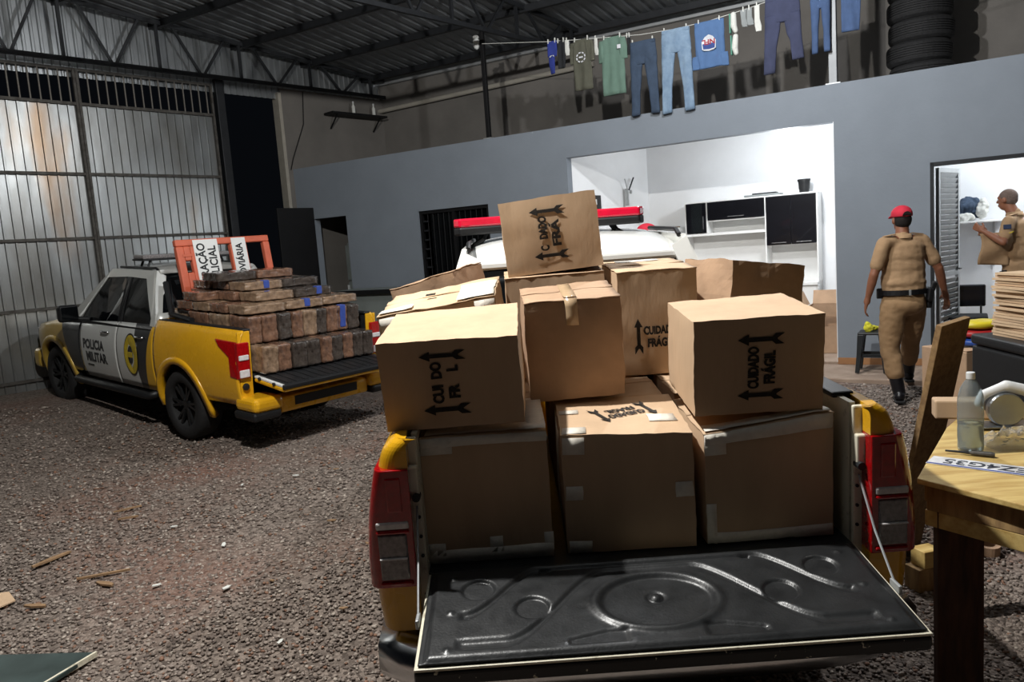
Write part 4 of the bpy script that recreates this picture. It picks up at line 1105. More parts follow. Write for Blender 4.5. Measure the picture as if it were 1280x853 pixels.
def pack(me, x, y, z, label, grp, rz=0.0, rx=0.0, ry=0.0, tape=None):
    o = link('wrapped_package', me, None)
    Q = MBm @ Matrix.Translation((x, y, z)) @ Euler((R(rx), R(ry), R(rz))).to_matrix().to_4x4()
    o.matrix_world = Q
    tag(o, label, 'package', grp)
    if tape:
        a, ax = tape
        bb = [Vector(v.co) for v in me.vertices]; sx = max(v.x for v in bb); sy = max(v.y for v in bb); sz = max(v.z for v in bb)
        mb = MB()
        if ax == 'x': mb.bx(-sx - .003, -sx + .07, a - .035, a + .035, sz * .12, sz + .002)
        else: mb.bx(a - .022, a + .022, -sy - .002, sy + .002, -.002, sz + .002)
        mb.build('tape', 'blue_tape', o, bevel=.008)
    return o
rg = random.Random(11)
ORD = 'first second third fourth fifth sixth seventh eighth ninth tenth eleventh twelfth thirteenth fourteenth fifteenth sixteenth seventeenth eighteenth nineteenth twentieth twenty-first twenty-second twenty-third'.split()
def up_row(xc_, z, n0, label, grp, wmax=1.40, tapeat=None, sizes=(0, 1, 1, 2)):
    y = wmax / 2; k = 0
    while True:
        i = rg.choice(sizes); wy = (.125, .145, .165)[i]
        if y - wy < -wmax / 2: break
        me = UP[rg.choice((0, 0, 1, 1, 2))][i]
        lab, tp = ('%s, %s from the wheel-side tail light' % (label, ORD[k]) if 'row' in grp else label), None
        if tapeat == k: lab, tp = 'upright brown package with a blue tape band in the upper rear row', (0, 'x')
        pack(me, xc_ + rg.uniform(-.012, .012), y - wy / 2, z, lab, None if tapeat == k else grp, rz=rg.uniform(-2.5, 2.5), ry=rg.uniform(-1.5, .5), rx=rg.uniform(-1.2, 1.2), tape=tp)
        y -= wy + .011; k += 1
zf = .812
up_row(-1.10, zf, 0, 'upright wrapped package standing on the tailgate', 'lower rear row of packages')
up_row(-.90, zf + .276, 0, 'upright wrapped package in the upper rear row', 'upper rear row of packages', tapeat=7)
up_row(-.72, zf, 0, 'wrapped package in the hidden row behind the tailgate row', 'inner packages')
for x in (-.52, -.14, .225):
    up_row(x, zf + .276, 0, 'upright wrapped package inside the bed beneath the flat ones', 'inner packages', wmax=1.40 if x < .2 else 1.30, sizes=(0, 1, 1, 2) if x < .2 else (0, 0, 0, 1))
for x in (-.34, .04):
    up_row(x, zf, 0, 'wrapped package at the bottom of the bed', 'bottom packages')
z1 = zf + .276 * 2 + .004
# flat layers stepping up towards the cab
L1 = [(-.86, .46, 1), (-.86, -.02, 1), (-.84, -.50, 1), (-.54, .47, 0), (-.54, 0, 0), (-.54, -.47, 0), (-.22, .47, 1), (-.22, 0, 0), (-.22, -.47, 0), (.10, .47, 0), (.10, 0, 2), (.10, -.47, 0)]
L2 = [(-.66, .20, 1), (-.66, -.30, 2), (-.35, .25, 0), (-.35, -.23, 1), (-.04, .47, 0), (-.04, -.005, 1), (-.04, -.48, 0), (.268, .2, 0)]
L3 = [(-.42, .16, 1), (-.40, -.33, 2), (-.10, .16, 0), (-.08, -.32, 0), (.215, .2, 0)]
L4 = [(-.14, .285, 2), (-.14, -.19, 0)]
for li, (lay, nm) in enumerate(((L1, 'lowest flat layer'), (L2, 'second flat layer'), (L3, 'third flat layer'), (L4, 'top flat layer'))):
    for i, (x, y, c) in enumerate(lay):
        tp = None; lab = 'flat wrapped package in the %s, %s from its tailgate side' % (nm, ORD[i]); grp = 'flat packages, %s' % nm
        if (li, i) in ((0, 1), (1, 1), (2, 0)):
            lab = 'flat wrapped package with blue tape band in the %s' % nm; grp = None; tp = (rg.uniform(-.1, .1), 'x')
        pack(FLAT[c], x, y, z1 + .095 * li, lab, grp, rz=rg.uniform(-1.6, 1.6), ry=rg.uniform(-.4, .4), tape=tp)
# orange plastic road barrier lying in the bed against the cab
bar = thing('road_barrier', 'orange plastic road barrier panel with white lettered signs', 'barrier', MBm @ Vector((.36, .0, 1.45)), rot=(0, 0, 0))
BQ = Matrix.Translation(MBm @ Vector((.505, -0.13, 1.53))) @ TB_R.to_4x4() @ Matrix.Rotation(R(-90), 4, 'Z') @ Matrix.Rotation(R(-10), 4, 'X') @ Matrix.Rotation(R(-1.0), 4, 'Y')
bar.matrix_world = BQ @ Matrix.Scale(1.07, 4)
# local: x to the right seen from behind the truck, z up, -y towards the tailgate
Wb, Hb = 1.10, .52
mb = MB()
def slab(x0, x1, z0, z1): mb.bx(x0, x1, -.03, .03, z0, z1)
xs = [-.55, -.36, -.12, .02, .20, .32, .46, .55]
slab(-.55, .55, Hb - .07, Hb); slab(-.55, .55, -.26, -.19)
for a, b in ((-.55, -.47), (-.40, -.08), (.06, .26), (.47, .55)): slab(a, b, -.19, Hb - .07)
slab(-.47, -.40, .30, Hb - .07); slab(-.47, -.40, -.19, .18)
mb.build('barrier_frame', 'orange_plastic', bar, bevel=.012, seg=2)
for a, b in ((-.475, -.40),): MB().bx(a - .02, b + .01, -.036, -.028, .34, .37).build('grip', 'orange_plastic', bar, bevel=.004)
for (a, b), lines in (((-.365, -.09), ('OPERAÇÃO', 'POLICIAL')), ((.075, .245), ('RODOVIÁRIA',))):
    sg = MB().bx(a, b, -.036, -.031, -.24, Hb - .012).build('sign_plate', 'sign_white', bar)
    for i, ln in enumerate(lines):
        x = a + (b - a) * ((i + .5) / len(lines) + (.04 if i == 0 and len(lines) > 1 else -.02 if len(lines) > 1 else 0))
        me = text_mesh(ln, .125 if len(lines) > 1 else .11, bold=.003, depth=.002)
        xs_ = [v.co.x for v in me.vertices]; mxx = max(xs_)
        tp = Hb - .05 - (.02 if len(lines) == 1 else 0.0 + .03 * i)
        for v in me.vertices: v.co = Vector((x - v.co.y, -.0375 - v.co.z, tp - mxx * .80 + v.co.x * .80))
        me.materials.clear()
        link('lettering', me, 'sign_black', bar)
# ------------------------------------------------------------------ lamps of the place
# two bulbs under the yard roof, above the frame: their shadows fall right of the cartons and down the wall behind the washing
bulb_lamp('bulb_lamp_offscreen', 'yard_lamp_offscreen', 'lit bulb hanging from the roof over the open gravel', YARD_LAMP, YARD_POWER, True, hang=0.82, col=(1, .98, .94), radius=.05)
bulb_lamp('bulb_lamp_offscreen', 'rear_lamp_offscreen', 'lit bulb hanging from the roof beyond the white cab', REAR_LAMP, REAR_POWER, True, col=(.97, .98, 1.0), hang=0.52, radius=.05)
# the glaring bulb seen under the ceiling of the white room
bulb_lamp('bulb_lamp', 'room_lamp', 'glaring bulb under the ceiling of the white room', WP(-.75, .62, 3.03), ROOM_POWER, True, col=(.95, .98, 1.0), radius=.1)
# the lit room behind the louvred door, its bulb right of the frame
bulb_lamp('bulb_lamp_offscreen', 'side_room_lamp_offscreen', 'lit bulb under the ceiling of the louvred-door room', WP(2.2, 1.1, 3.03), SIDE_POWER, True, col=(.95, .98, 1.0), radius=.1)
# ------------------------------------------------------------------ posts, line and clothes above the block
def wthing(name, label, cat, x, y, z, group=None, rz=0.0): return thing(name, label, cat, WP(x, y, z), W_RZ + rz, group)

p = wthing('lamp_post', 'dark slim post with an unlit bulb standing on the grey wall', 'post', -4.88, 0.06, TOP)
MB().bx(-.03, .03, -.03, .03, 0, 1.56).build('pole', 'black_steel', p, bevel=.004)
MB().bx(-.07, .07, -.05, .05, 0, .015).build('base_plate', 'light_steel', p)
MB().bx(-.12, .03, -.015, .015, 1.48, 1.51).build('arm', 'black_steel', p)
MB().lathe([(.05, 0), (.05, .03), (.035, .04)], 14, Matrix.Translation((-.10, 0, 1.46))).build('lamp_holder', 'bulb_off', p, smooth=True)
MB().lathe([(.003, -.16), (.035, -.14), (.055, -.09), (.05, -.03), (.03, 0)], 16, Matrix.Translation((-.10, 0, 1.46))).build('bulb', 'bulb_off', p, smooth=True)
p = wthing('line_post', 'pale steel post standing on the grey wall above the pillar', 'post', -.11, 0.06, TOP)
MB().bx(-.045, .045, -.045, .045, 0, 1.72).build('pole', 'post_grey', p, bevel=.005)
MB().bx(-.08, .08, -.05, .05, 0, .015).build('base_plate', 'light_steel', p)

LZ = [(-4.85, 4.66), (-3.75, 4.47), (-3.38, 4.42), (-2.9, 4.36), (-2.4, 4.30), (-1.95, 4.28), (-1.5, 4.29), (-1.0, 4.34), (-.5, 4.41), (-.12, 4.47)]
def lz(x): return ramp(x, LZ)
ln = MB().tube([WP(x, -.05 if -4.7 < x < -.3 else 0.0, z) for x, z in LZ], .004, 6).build('clothes_line', 'cloth_white')
tag(ln, 'thin washing line strung between the two posts', 'clothes line')
ln2 = MB().tube([WP(-.1, 0.0, 4.47), WP(.4, -.03, 4.40), WP(1.2, -.02, 4.5)], .004, 6).build('clothes_line', 'cloth_white')
tag(ln2, 'thin washing line past the pale post towards the tyres', 'clothes line')

def cloth_loft(mb, rows, n=32, seed=0.0, rip=.35):
    """rows (z, cx, half width, half depth); flattened tube with folds"""
    N_ = 22; rings = []
    for j in range(N_ + 1):
        t = j / N_ * (len(rows) - 1); i = min(int(t), len(rows) - 2); f = t - i
        z, cx, hw, hd = [rows[i][k] * (1 - f) + rows[i + 1][k] * f for k in range(4)]
        ring = []
        for k in range(n):
            a = 2 * PI * k / n; c, s_ = math.cos(a), math.sin(a)
            x = cx + hw * c
            fold = math.sin(x * 46 + seed + 3 * mnoise.noise((x * 6 + seed, z * 3, 0))) * rip * min(1, j / 6)
            y = hd * (1 if s_ > 0 else -1) * abs(s_) ** .6 + hd * fold + .012 * mnoise.noise((x * 9, z * 7, seed))
            ring.append(Vector((x + .004 * mnoise.noise((x * 20, z * 12, seed)), y, z + .01 * mnoise.noise((x * 7 + seed, 0, 1)) * (j == N_))))
        rings.append(ring)
    return mb.loft(rings)
def pegs(t, xs, zs=0.0):
    for x in xs: MB().box((x, -.004, zs + .005), (.012, .02, .06)).build('clothes_peg', 'cloth_white', t)
def jeans(label, x, w, ln_, mat, spread=.06, seed=0.0, hips=.22, zoff=0.0, leglen=None):
    t = wthing('trousers', label, 'trousers', x, -.05, lz(x) + zoff, 'washing on the line')
    h = w / 2; mb = MB()
    cloth_loft(mb, [(0, 0, h, .022), (-.05, 0, h * 1.02, .03), (-hips, 0, h * 1.08, .035), (-hips - .07, 0, h * 1.08, .03)], seed=seed, rip=.12)
    mb.build('hips', mat, t, smooth=True)
    for s in (-1, 1):
        mb = MB(); lw = h * .52
        L_ = leglen[0 if s < 0 else 1] if leglen else ln_
        cloth_loft(mb, [(-hips + .02, s * h * .54, lw, .033), (-hips - .2, s * (h * .56 + spread * .3), lw * .86, .034), (-L_ * .7, s * (h * .56 + spread * .7), lw * .70, .03), (-L_, s * (h * .56 + spread), lw * .68, .028)], seed=seed + s, rip=.15)
        mb.build('leg', mat, t, smooth=True)
    MB().bx(-h * .98, h * .98, -.026, .026, -.045, 0).build('waistband', mat, t, bevel=.008)
    pegs(t, (-h * .8, h * .8)); return t
def tee(label, x, w, ln_, mat, seed=0.0, upside=False, slv=.16):
    t = wthing('t_shirt', label, 'shirt', x, -.05, lz(x), 'washing on the line')
    h = w / 2; mb = MB()
    if upside: rows = [(0, 0, h, .015), (-.1, 0, h, .02), (-ln_ * .75, 0, h * .98, .025), (-ln_, 0, h * .8, .02)]
    else: rows = [(0, 0, h * .8, .016), (-.08, 0, h * .95, .022), (-ln_ * .5, 0, h, .026), (-ln_, 0, h * 1.02, .028)]
    cloth_loft(mb, rows, seed=seed, rip=.4); mb.build('torso', mat, t, smooth=True)
    for s in (-1, 1):
        mb = MB()
        if upside: cloth_loft(mb, [(-ln_ * .72, s * h * .92, .05, .02), (-ln_ * .85, s * (h - .005), .05, .024), (-ln_ * 1.0, s * (h - .0), .045, .02)], seed=seed + s)
        else: cloth_loft(mb, [(-.03, s * h * .78, .06, .018), (-slv, s * (h * .93), .058, .024), (-slv * 1.9, s * (h * .97), .048, .02)], seed=seed + s)
        mb.build('sleeve', mat, t, smooth=True)
    pegs(t, (-h * .7, h * .7)); return t
def sock(label, x, ln_, mat, w=.05, seed=0.0):
    t = wthing('sock', label, 'sock', x, -.05, lz(x), 'washing on the line')
    mb = MB(); cloth_loft(mb, [(0, 0, w * .75, .012), (-ln_ * .55, 0, w * .7, .014), (-ln_ * .8, .01, w * .9, .016), (-ln_, .015, w * .7, .012)], n=18, seed=seed, rip=.2)
    mb.build('knit', mat, t, smooth=True); pegs(t, (0,)); return t
def cloth(label, x, w, ln_, mat, seed=0.0, nm='towel', cat='cloth'):
    t = wthing(nm, label, cat, x, -.05, lz(x), 'washing on the line')
    mb = MB(); cloth_loft(mb, [(0, 0, w / 2, .012), (-ln_ * .5, .005, w / 2 * .95, .02), (-ln_, -.005, w / 2 * .85, .018)], n=26, seed=seed, rip=.6)
    mb.build('fabric', mat, t, smooth=True); pegs(t, (-w * .35, w * .35)); return t
t = cloth('royal blue bundle of shorts at the far end of the line', -3.69, .15, .20, 'cloth_royal', 1.0, 'shorts', 'shorts')
mb = MB(); cloth_loft(mb, [(-.18, -.01, .05, .016), (-.32, -.015, .045, .016), (-.43, -.01, .035, .014)], n=20, seed=4.0); mb.build('leg', 'cloth_royal', t, smooth=True)
MB().bx(-.04, .03, -.022, .02, -.21, -.19).build('stripe', 'cloth_white', t)
cloth('black rag hanging beside the royal blue shorts', -3.55, .12, .36, 'cloth_black', 2.0)
sock('white sock pegged before the olive shirt', -3.462, .20, 'cloth_white', .045, 1.0)
t = tee('dark olive t-shirt with a pale ring print', -3.245, .27, .66, 'cloth_olive', 3.0)
n = 24
for a0 in range(0, n, 3):
    pl_ = [(.07 * math.cos(2 * PI * (a0 + q) / n), .07 * math.sin(2 * PI * (a0 + q) / n)) for q in (0, 1, 2)] + [(.052 * math.cos(2 * PI * (a0 + q) / n), .052 * math.sin(2 * PI * (a0 + q) / n)) for q in (2, 1, 0)]
    MB().prism(pl_, lambda a, b, d: (a, -.045 + d, -.24 + b), .003).build('ring_print', 'print_white', t)
MB().bx(-.03, .03, -.045, -.042, -.25, -.23).build('ring_print', 'print_white', t)
sock('white sock pegged between olive and green shirts', -3.035, .22, 'cloth_white', .035, 2.0)
t = tee('sage green t-shirt with small chest badge', -2.80, .32, .74, 'cloth_green', 5.0)
MB().bx(.08, .13, -.043, -.038, -.17, -.12).build('chest_badge', 'print_white', t)
cloth('small dark cloth folded beside the green shirt', -2.572, .045, .24, 'cloth_black', 6.0)
jeans('dark blue jeans on the line next to the pale pair', -2.38, .34, .93, 'denim_dark', .04, 7.0, zoff=-.08)
jeans('pale washed blue jeans on the line', -1.94, .36, 1.02, 'denim_light', .05, 9.0)
t = tee('sky blue t-shirt hung upside down with red and white shield print', -1.51, .37, .56, 'cloth_blue', 11.0, True)
sh = [(-.085, .07), (-.06, .085), (0, .095), (.06, .085), (.085, .07), (.09, -.02), (.05, -.075), (0, -.10), (-.05, -.075), (-.09, -.02)]
MB().prism([(-x, -z) for x, z in sh], lambda a, b, d: (a, -.042 - d, -.27 + b), .003).build('shield_print', 'print_white', t)
MB().prism([(-.08, -.04), (.08, -.04), (.07, .022), (0, .03), (-.07, .022)], lambda a, b, d: (a, -.0455 - d, -.27 - .045 - b), .002).build('shield_band', 'print_navy', t)
text('lettering', 'NFL', .085, 'print_red', t, Matrix.Translation((0, -.047, -.255)) @ Matrix.Rotation(R(90), 4, 'X') @ Matrix.Rotation(PI, 4, 'Z'), bold=.003, sx=1.1)
def shoe(label, x, z0, rot):
    t = wthing('sneaker', label, 'shoe', x, -.05, lz(x) - z0, 'washing on the line', 0)
    q = Matrix.Rotation(R(rot), 4, 'Y')
    o = blob('upper', [('c', q @ Vector((0, 0, -.02)), q @ Vector((0, 0, -.15)), .035, .04), ('c', q @ Vector((.0, 0, -.15)), q @ Vector((.02, 0, -.21)), .038, .03)], .007, 'cloth_white', t, 3)
    MB().box(q @ Vector((-.04, 0, -.12)), (.015, .07, .23)).build('sole', 'shoe_teal', t, bevel=.006)
    return t
shoe('white sneaker with teal sole pegged by its heel on the line', -1.21, 0, 0); shoe('white sneaker with teal sole hanging below its twin', -1.19, .262, 6)
for k, (x, m_, l_) in enumerate(((-1.09, 'cloth_grey', .2), (-1.02, 'cloth_grey', .2), (-.93, 'cloth_white', .30))):
    sock(('grey ankle sock next to the sneakers', 'grey ankle sock nearer the long white sock', 'long white sock by the purple jeans')[k], x, l_, m_, .045, k)
jeans('purplish blue jeans with wide hanging legs', -.64, .38, .86, 'denim_purple', .06, 13.0, leglen=(.86, .74))
jeans('mid blue jeans partly behind the pale post', -.22, .20, .78, 'denim_blue', .01, 15.0)
cloth('blue cloth hanging past the pale post', .10, .22, .62, 'denim_blue', 17.0)

# stacked tyres
def tyre_mesh(Ro=.365, Ri=.21, wd=.255):
    prof = [(Ri, .02), (Ri + .02, .0), (Ro - .05, .0), (Ro - .012, .03), (Ro, .06)]
    for k in range(5):
        z = .06 + k * (wd - .12) / 5; e = (wd - .12) / 5
        prof += [(Ro, z + e * .35), (Ro - .012, z + e * .45), (Ro - .012, z + e * .6), (Ro, z + e * .7)]
    prof += [(Ro, wd - .06), (Ro - .012, wd - .03), (Ro - .05, wd), (Ri + .02, wd), (Ri, wd - .02)]
    n = 40; m_ = len(prof)
    vs = [(r * math.cos(2 * PI * k / n), r * math.sin(2 * PI * k / n), z) for r, z in prof for k in range(n)]
    return MB().add(vs, [(i * n + k, i * n + (k + 1) % n, ((i + 1) % m_) * n + (k + 1) % n, ((i + 1) % m_) * n + k) for i in range(m_) for k in range(n)])
tm = tyre_mesh().mesh('car_tyre')
for k, nm in enumerate(('lowest', 'second', 'third', 'fourth', 'topmost')):
    o = link('car_tyre', tm, 'rubber'); o.location = WP(.73 + (.02, -.01, .015, 0, .01)[k], 1.2, 3.305 + k * .258); o.rotation_euler = (0, 0, k * .7)
    tag(o, 'worn black car tyre, %s of the stack on the block' % nm, 'tyre', 'stacked tyres')

# plank shelf high in the corner with two small bottles
t = thing('wall_shelf', 'dark plank shelf hung high on the bare concrete corner', 'shelf', EP(.76, -.16, 4.31), E_RZ)
MB().bx(0, 1.25, -.13, .14, -.02, .015).build('plank', 'black_steel', t)
for x in (.12, 1.1): MB().bar((x, .14, -.25), (x, -.1, -.02), .02, .02).build('bracket', 'black_steel', t)
for k, x in enumerate((.55, 1.02)):
    b_ = thing('small_bottle', ('pale bottle at the middle of the high shelf', 'pale bottle near the corner end of the high shelf')[k], 'bottle', EP(.76 + x, -.18, 4.327), E_RZ, 'bottles on the high shelf')
    MB().lathe([(.03, 0), (.032, .02), (.032, .13), (.014, .17), (.014, .2)], 14).build('glass', 'cloth_white', b_, smooth=True)
    MB().lathe([(.016, .2), (.016, .225)], 12).build('cap', 'cap_white', b_)
o = MB().tube([EP(.35, -.03, 4.66), EP(.30, -.03, 4.1), EP(.02, -.03, 3.5), EP(-.05, -.03, 3.3)], .008, 6).build('wall_cable', 'black_plastic'); tag(o, 'black cable running down the bare concrete end wall', 'cable')

# ------------------------------------------------------------------ kitchen unit in the white room
k_ = wthing('kitchen_cabinet', 'white kitchen unit with glossy black doors against the white wall', 'cabinet', -2.5, 2.085, 0.03)
D = .34
def kb(x0, x1, y0, y1, z0, z1, nm='carcass', mt='cabinet_white', par=None, bev=.003): return MB().bx(x0, x1, y0, y1, z0 - .03, z1 - .03).build(nm, mt, par or k_, bevel=bev)
kb(0, 1.92, -D, 0, 2.15, 2.17, 'top_panel'); kb(0, .02, -D, 0, .03, 2.15, 'side_panel'); kb(1.90, 1.92, -D, 0, .03, 2.15, 'side_panel'); kb(1.19, 1.21, -D, 0, .9, 2.15, 'divider')
kb(.02, 1.9, -.012, 0, .9, 2.15, 'back_panel'); kb(0.02, 1.19, -D, -.012, 1.65, 1.69, 'shelf_board'); kb(.33, .35, -D, -.012, 1.69, 2.15, 'divider'); kb(.35, 1.19, -D, -.012, 1.86, 1.875, 'shelf_board'); kb(1.21, 1.9, -D, -.012, 1.44, 1.46, 'shelf_board')
d1 = kb(.355, 1.185, -D - .018, -D, 1.88, 2.145, 'door', 'cabinet_black'); MB().bx(.66, .90, -D - .034, -D - .018, 1.88, 1.892).build('handle', 'handle_metal', d1)
for x0, x1 in ((1.215, 1.553), (1.557, 1.895)):
    d1 = kb(x0, x1, -D - .018, -D, 1.45, 2.145, 'door', 'cabinet_black'); MB().bx(x0 + .07, x1 - .06, -D - .034, -D - .018, 1.445, 1.457).build('handle', 'handle_metal', d1)
gd_ = kb(.025, .10, -D - .018, -D, 1.70, 2.145, 'door_frame', 'cabinet_black'); kb(.265, .33, -D - .018, -D, 1.70, 2.145, 'door_frame', 'cabinet_black')
kb(.10, .265, -D - .012, -D - .006, 1.70, 2.145, 'glass_door', 'tinted_glass', bev=0)
MB().bx(.285, .297, -D - .034, -D - .018, 1.72, 1.92).build('handle', 'handle_metal', k_)
kb(0, 1.92, -.50, 0, .86, .90, 'worktop'); 
for i, (x0, x1) in enumerate(((.02, .63), (.65, 1.26), (1.28, 1.90))):
    d1 = kb(x0, x1, -.48, -.46, .12, .84, 'door', 'cabinet_white'); MB().bx((x0 + x1) / 2 - .08, (x0 + x1) / 2 + .08, -.495, -.48, .75, .762).build('handle', 'handle_metal', d1)
kb(.0, 1.92, -.46, -.01, .10, .86, 'base_body')
for i, x in enumerate((.15, .21)):
    c_ = wthing('spice_jar', ('small jar behind the tinted glass of the unit, by the frame', 'small jar behind the tinted glass of the unit, by the divider')[i], 'jar', -2.5 + x, 1.85, 1.692, 'jars in the kitchen unit')
    MB().lathe([(.022, 0), (.024, .01), (.024, .07), (.018, .085)], 12).build('jar_body', 'brass', c_, smooth=True); MB().lathe([(.02, .085), (.02, .10)], 12).build('lid', 'cap_white', c_)
c_ = wthing('black_pot', 'black flower pot standing on top of the kitchen unit', 'pot', -.78, 1.90, 2.172)
MB().lathe([(.065, 0), (.085, .16), (.092, .16), (.092, .19), (.084, .19), (.075, .05)], 20).build('pot_wall', 'black_plastic', c_, smooth=False)
MB().lathe([(.075, .13), (.01, .14)], 16).build('soil', 'rubble', c_)
c_ = wthing('tray', 'flat dark tray lying on top of the kitchen unit', 'tray', -1.35, 1.90, 2.172)
MB().bx(-.26, .26, -.12, .12, 0, .03).build('tray_body', 'cloth_grey', c_, bevel=.01); MB().bx(-.15, .2, -.08, .06, .03, .05).build('tray_lid', 'black_plastic', c_, bevel=.01)
# lower white chest beside the unit
c_ = wthing('white_chest', 'low white cupboard with a wooden top edge in the room corner', 'cupboard', -2.93, 1.75, .03)
MB().bx(-.20, .33, -.3, .3, 0, 1.78).build('body', 'cabinet_white', c_, bevel=.004); MB().bx(-.21, .25, -.31, .3, 1.78, 1.80).build('top_edge', 'raw_wood', c_)
MB().bx(-.18, .31, -.318, -.302, .05, 1.74).build('door', 'cabinet_white', c_, bevel=.003)
# wall bracket with two rabbit-ear rods
c_ = thing('antenna', 'small wall antenna with two rods on the white side wall', 'antenna', WP(-3.29, 1.40, 2.36), W_RZ)
MB().bx(-.02, .02, -.03, .03, -.16, .10).build('base', 'light_steel', c_); MB().tube([(.02, -.01, .08), (.03, -.13, .24)], .008, 6).build('rod', 'light_steel', c_); MB().tube([(.02, .05, .08), (.06, .16, .27)], .012, 6).build('rod', 'dark_steel', c_)
MB().lathe([(.03, 0), (.03, .02)], 14, Matrix.Translation((.03, .07, .05)) @ Matrix.Rotation(R(90), 4, 'Y')).build('knob', 'light_steel', c_)
c_ = thing('wall_frame', 'dark framed box on the white side wall behind the light bar', 'frame', WP(-3.52, .62, 2.20), W_RZ + math.atan2(.98, .186) - R(0))
MB().bx(-.14, .14, -.06, -.01, -.14, .16).build('frame_body', 'black_plastic', c_, bevel=.006); MB().bx(-.09, .02, -.066, -.06, .02, .10).build('screen', 'cloth_white', c_)
# cardboard box on the room floor by the pillar
c_ = wthing('open_carton', 'open brown carton on the floor just inside the wide opening', 'box', -.34, .85, .032)
mb = MB()
for q in ((-.22, -.214, -.2, .2), (.214, .22, -.2, .2), (-.22, .22, .194, .2)): mb.bx(*q, 0, .62)
mb.bx(-.22, .22, -.2, -.194, 0, .35); mb.bx(-.22, -.07, -.2, -.194, .35, .62); mb.bx(-.07, .22, -.2, -.194, .54, .62)   # opening cut into the near side to give a dark patch of shade
mb.bx(-.22, .22, -.2, .2, 0, .006); mb.build('carton', 'cardboard_dark', c_)
MB().box((-.30, 0, .70), (.006, .4, .20), rot=(0, R(-25), 0)).build('flap', 'cardboard_dark', c_); MB().box((0, .24, .70), (.44, .006, .2), rot=(R(-25), 0, 0)).build('flap', 'cardboard_dark', c_)

def crumple(o, a, f=14):
    for v in o.data.vertices: v.co = v.co + v.normal * a * (mnoise.noise(v.co * f) + .6 * mnoise.noise(v.co * f * 2.3))
# ------------------------------------------------------------------ right-hand room
c_ = wthing('wall_rack', 'white wire shelf on slanting brackets in the louvred-door room', 'shelf', 1.28, 2.09, 1.58)
MB().bx(-.34, .36, -.36, 0, 0, .025).build('board', 'cabinet_white', c_, bevel=.004)
for x in (-.25, .25): MB().bar((x, -.32, -.01), (x, -.01, -.55), .02, .012).build('bracket', 'light_steel', c_); MB().bx(x - .01, x + .01, -.02, 0, -.58, 0).build('upright', 'light_steel', c_)
c_ = wthing('laundry_bundle', 'bundle of dark clothes piled on the white wire shelf', 'laundry', 1.24, 1.90, 1.607)
crumple(blob('dark_cloth', [('e', (-.08, 0, .10), (.15, .12, .10), (0, 0, 0)), ('e', (.07, .02, .15), (.14, .11, .12), (0, .3, 0)), ('e', (-.02, -.03, .18), (.12, .1, .1), (.3, 0, 0)), ('e', (.02, 0, .26), (.10, .08, .05), (0, .2, 0))], .014, 'denim_dark', c_, 2), .03)
crumple(blob('white_cloth', [('e', (.16, -.07, .14), (.07, .06, .14), (0, .2, 0)), ('e', (-.04, -.11, .05), (.12, .04, .06), (0, 0, 0))], .012, 'cloth_white', c_, 2), .025)
c_ = wthing('visitor_chair', 'black cushioned visitor chair in the louvred-door room', 'chair', 1.22, .75, .03, rz=R(180))
MB().box((0, -.24, .68), (.42, .06, .27), rot=(R(-8), 0, 0)).build('backrest', 'cabinet_black', c_, bevel=.02, seg=3)
MB().box((0, 0, .43), (.46, .44, .07)).build('seat', 'cloth_black', c_, bevel=.02, seg=3)
for sx in (-1, 1):
    for sy in (-1, 1): MB().tube([(sx * .19, sy * .19, .40), (sx * .21, sy * .22, 0)], .012, 8).build('leg', 'black_steel', c_)
    MB().tube([(sx * .16, -.20, .42), (sx * .16, -.25, .62)], .012, 8).build('back_support', 'black_steel', c_)
# plastic stool with yellow rag in front of the pillar
st = wthing('plastic_stool', 'dark plastic stool in front of the grey pillar', 'stool', .32, -.50, gz(*WP(.32, -.5, 0).xy) + .05)
MB().box((0, 0, .44), (.28, .28, .03)).build('seat', 'stool_plastic', st, bevel=.014, seg=3)
for sx in (-1, 1):
    for sy in (-1, 1):
        MB().loft([[Vector((sx * (a + i * w_), sy * (a + j * w_), z)) for i, j in ((-.5, -.5), (.5, -.5), (.5, .5), (-.5, .5))] for a, w_, z in ((.105, .07, .43), (.125, .05, .2), (.145, .045, .0))]).build('leg', 'stool_plastic', st, bevel=.006)
for a in range(4): MB().box((0, .115, .19), (.20, .018, .035), M=Matrix.Rotation(a * PI / 2, 4, 'Z')).build('stretcher', 'stool_plastic', st)
c_ = thing('yellow_rag', 'crumpled yellow cloth on the dark plastic stool', 'rag', st.location + Vector((.0, 0, .466)), .3)
crumple(blob('cloth', [('e', (-.05, 0, .03), (.05, .045, .05), (0, .4, 0)), ('e', (.05, .01, .02), (.06, .04, .028), (0, 0, .4)), ('e', (-.06, .01, .07), (.025, .025, .04), (0, 0, 0)), ('c', (-.03, 0, .03), (.05, 0, .02), .03, .025)], .008, 'rag_yellow', c_, 1), .012, 30)

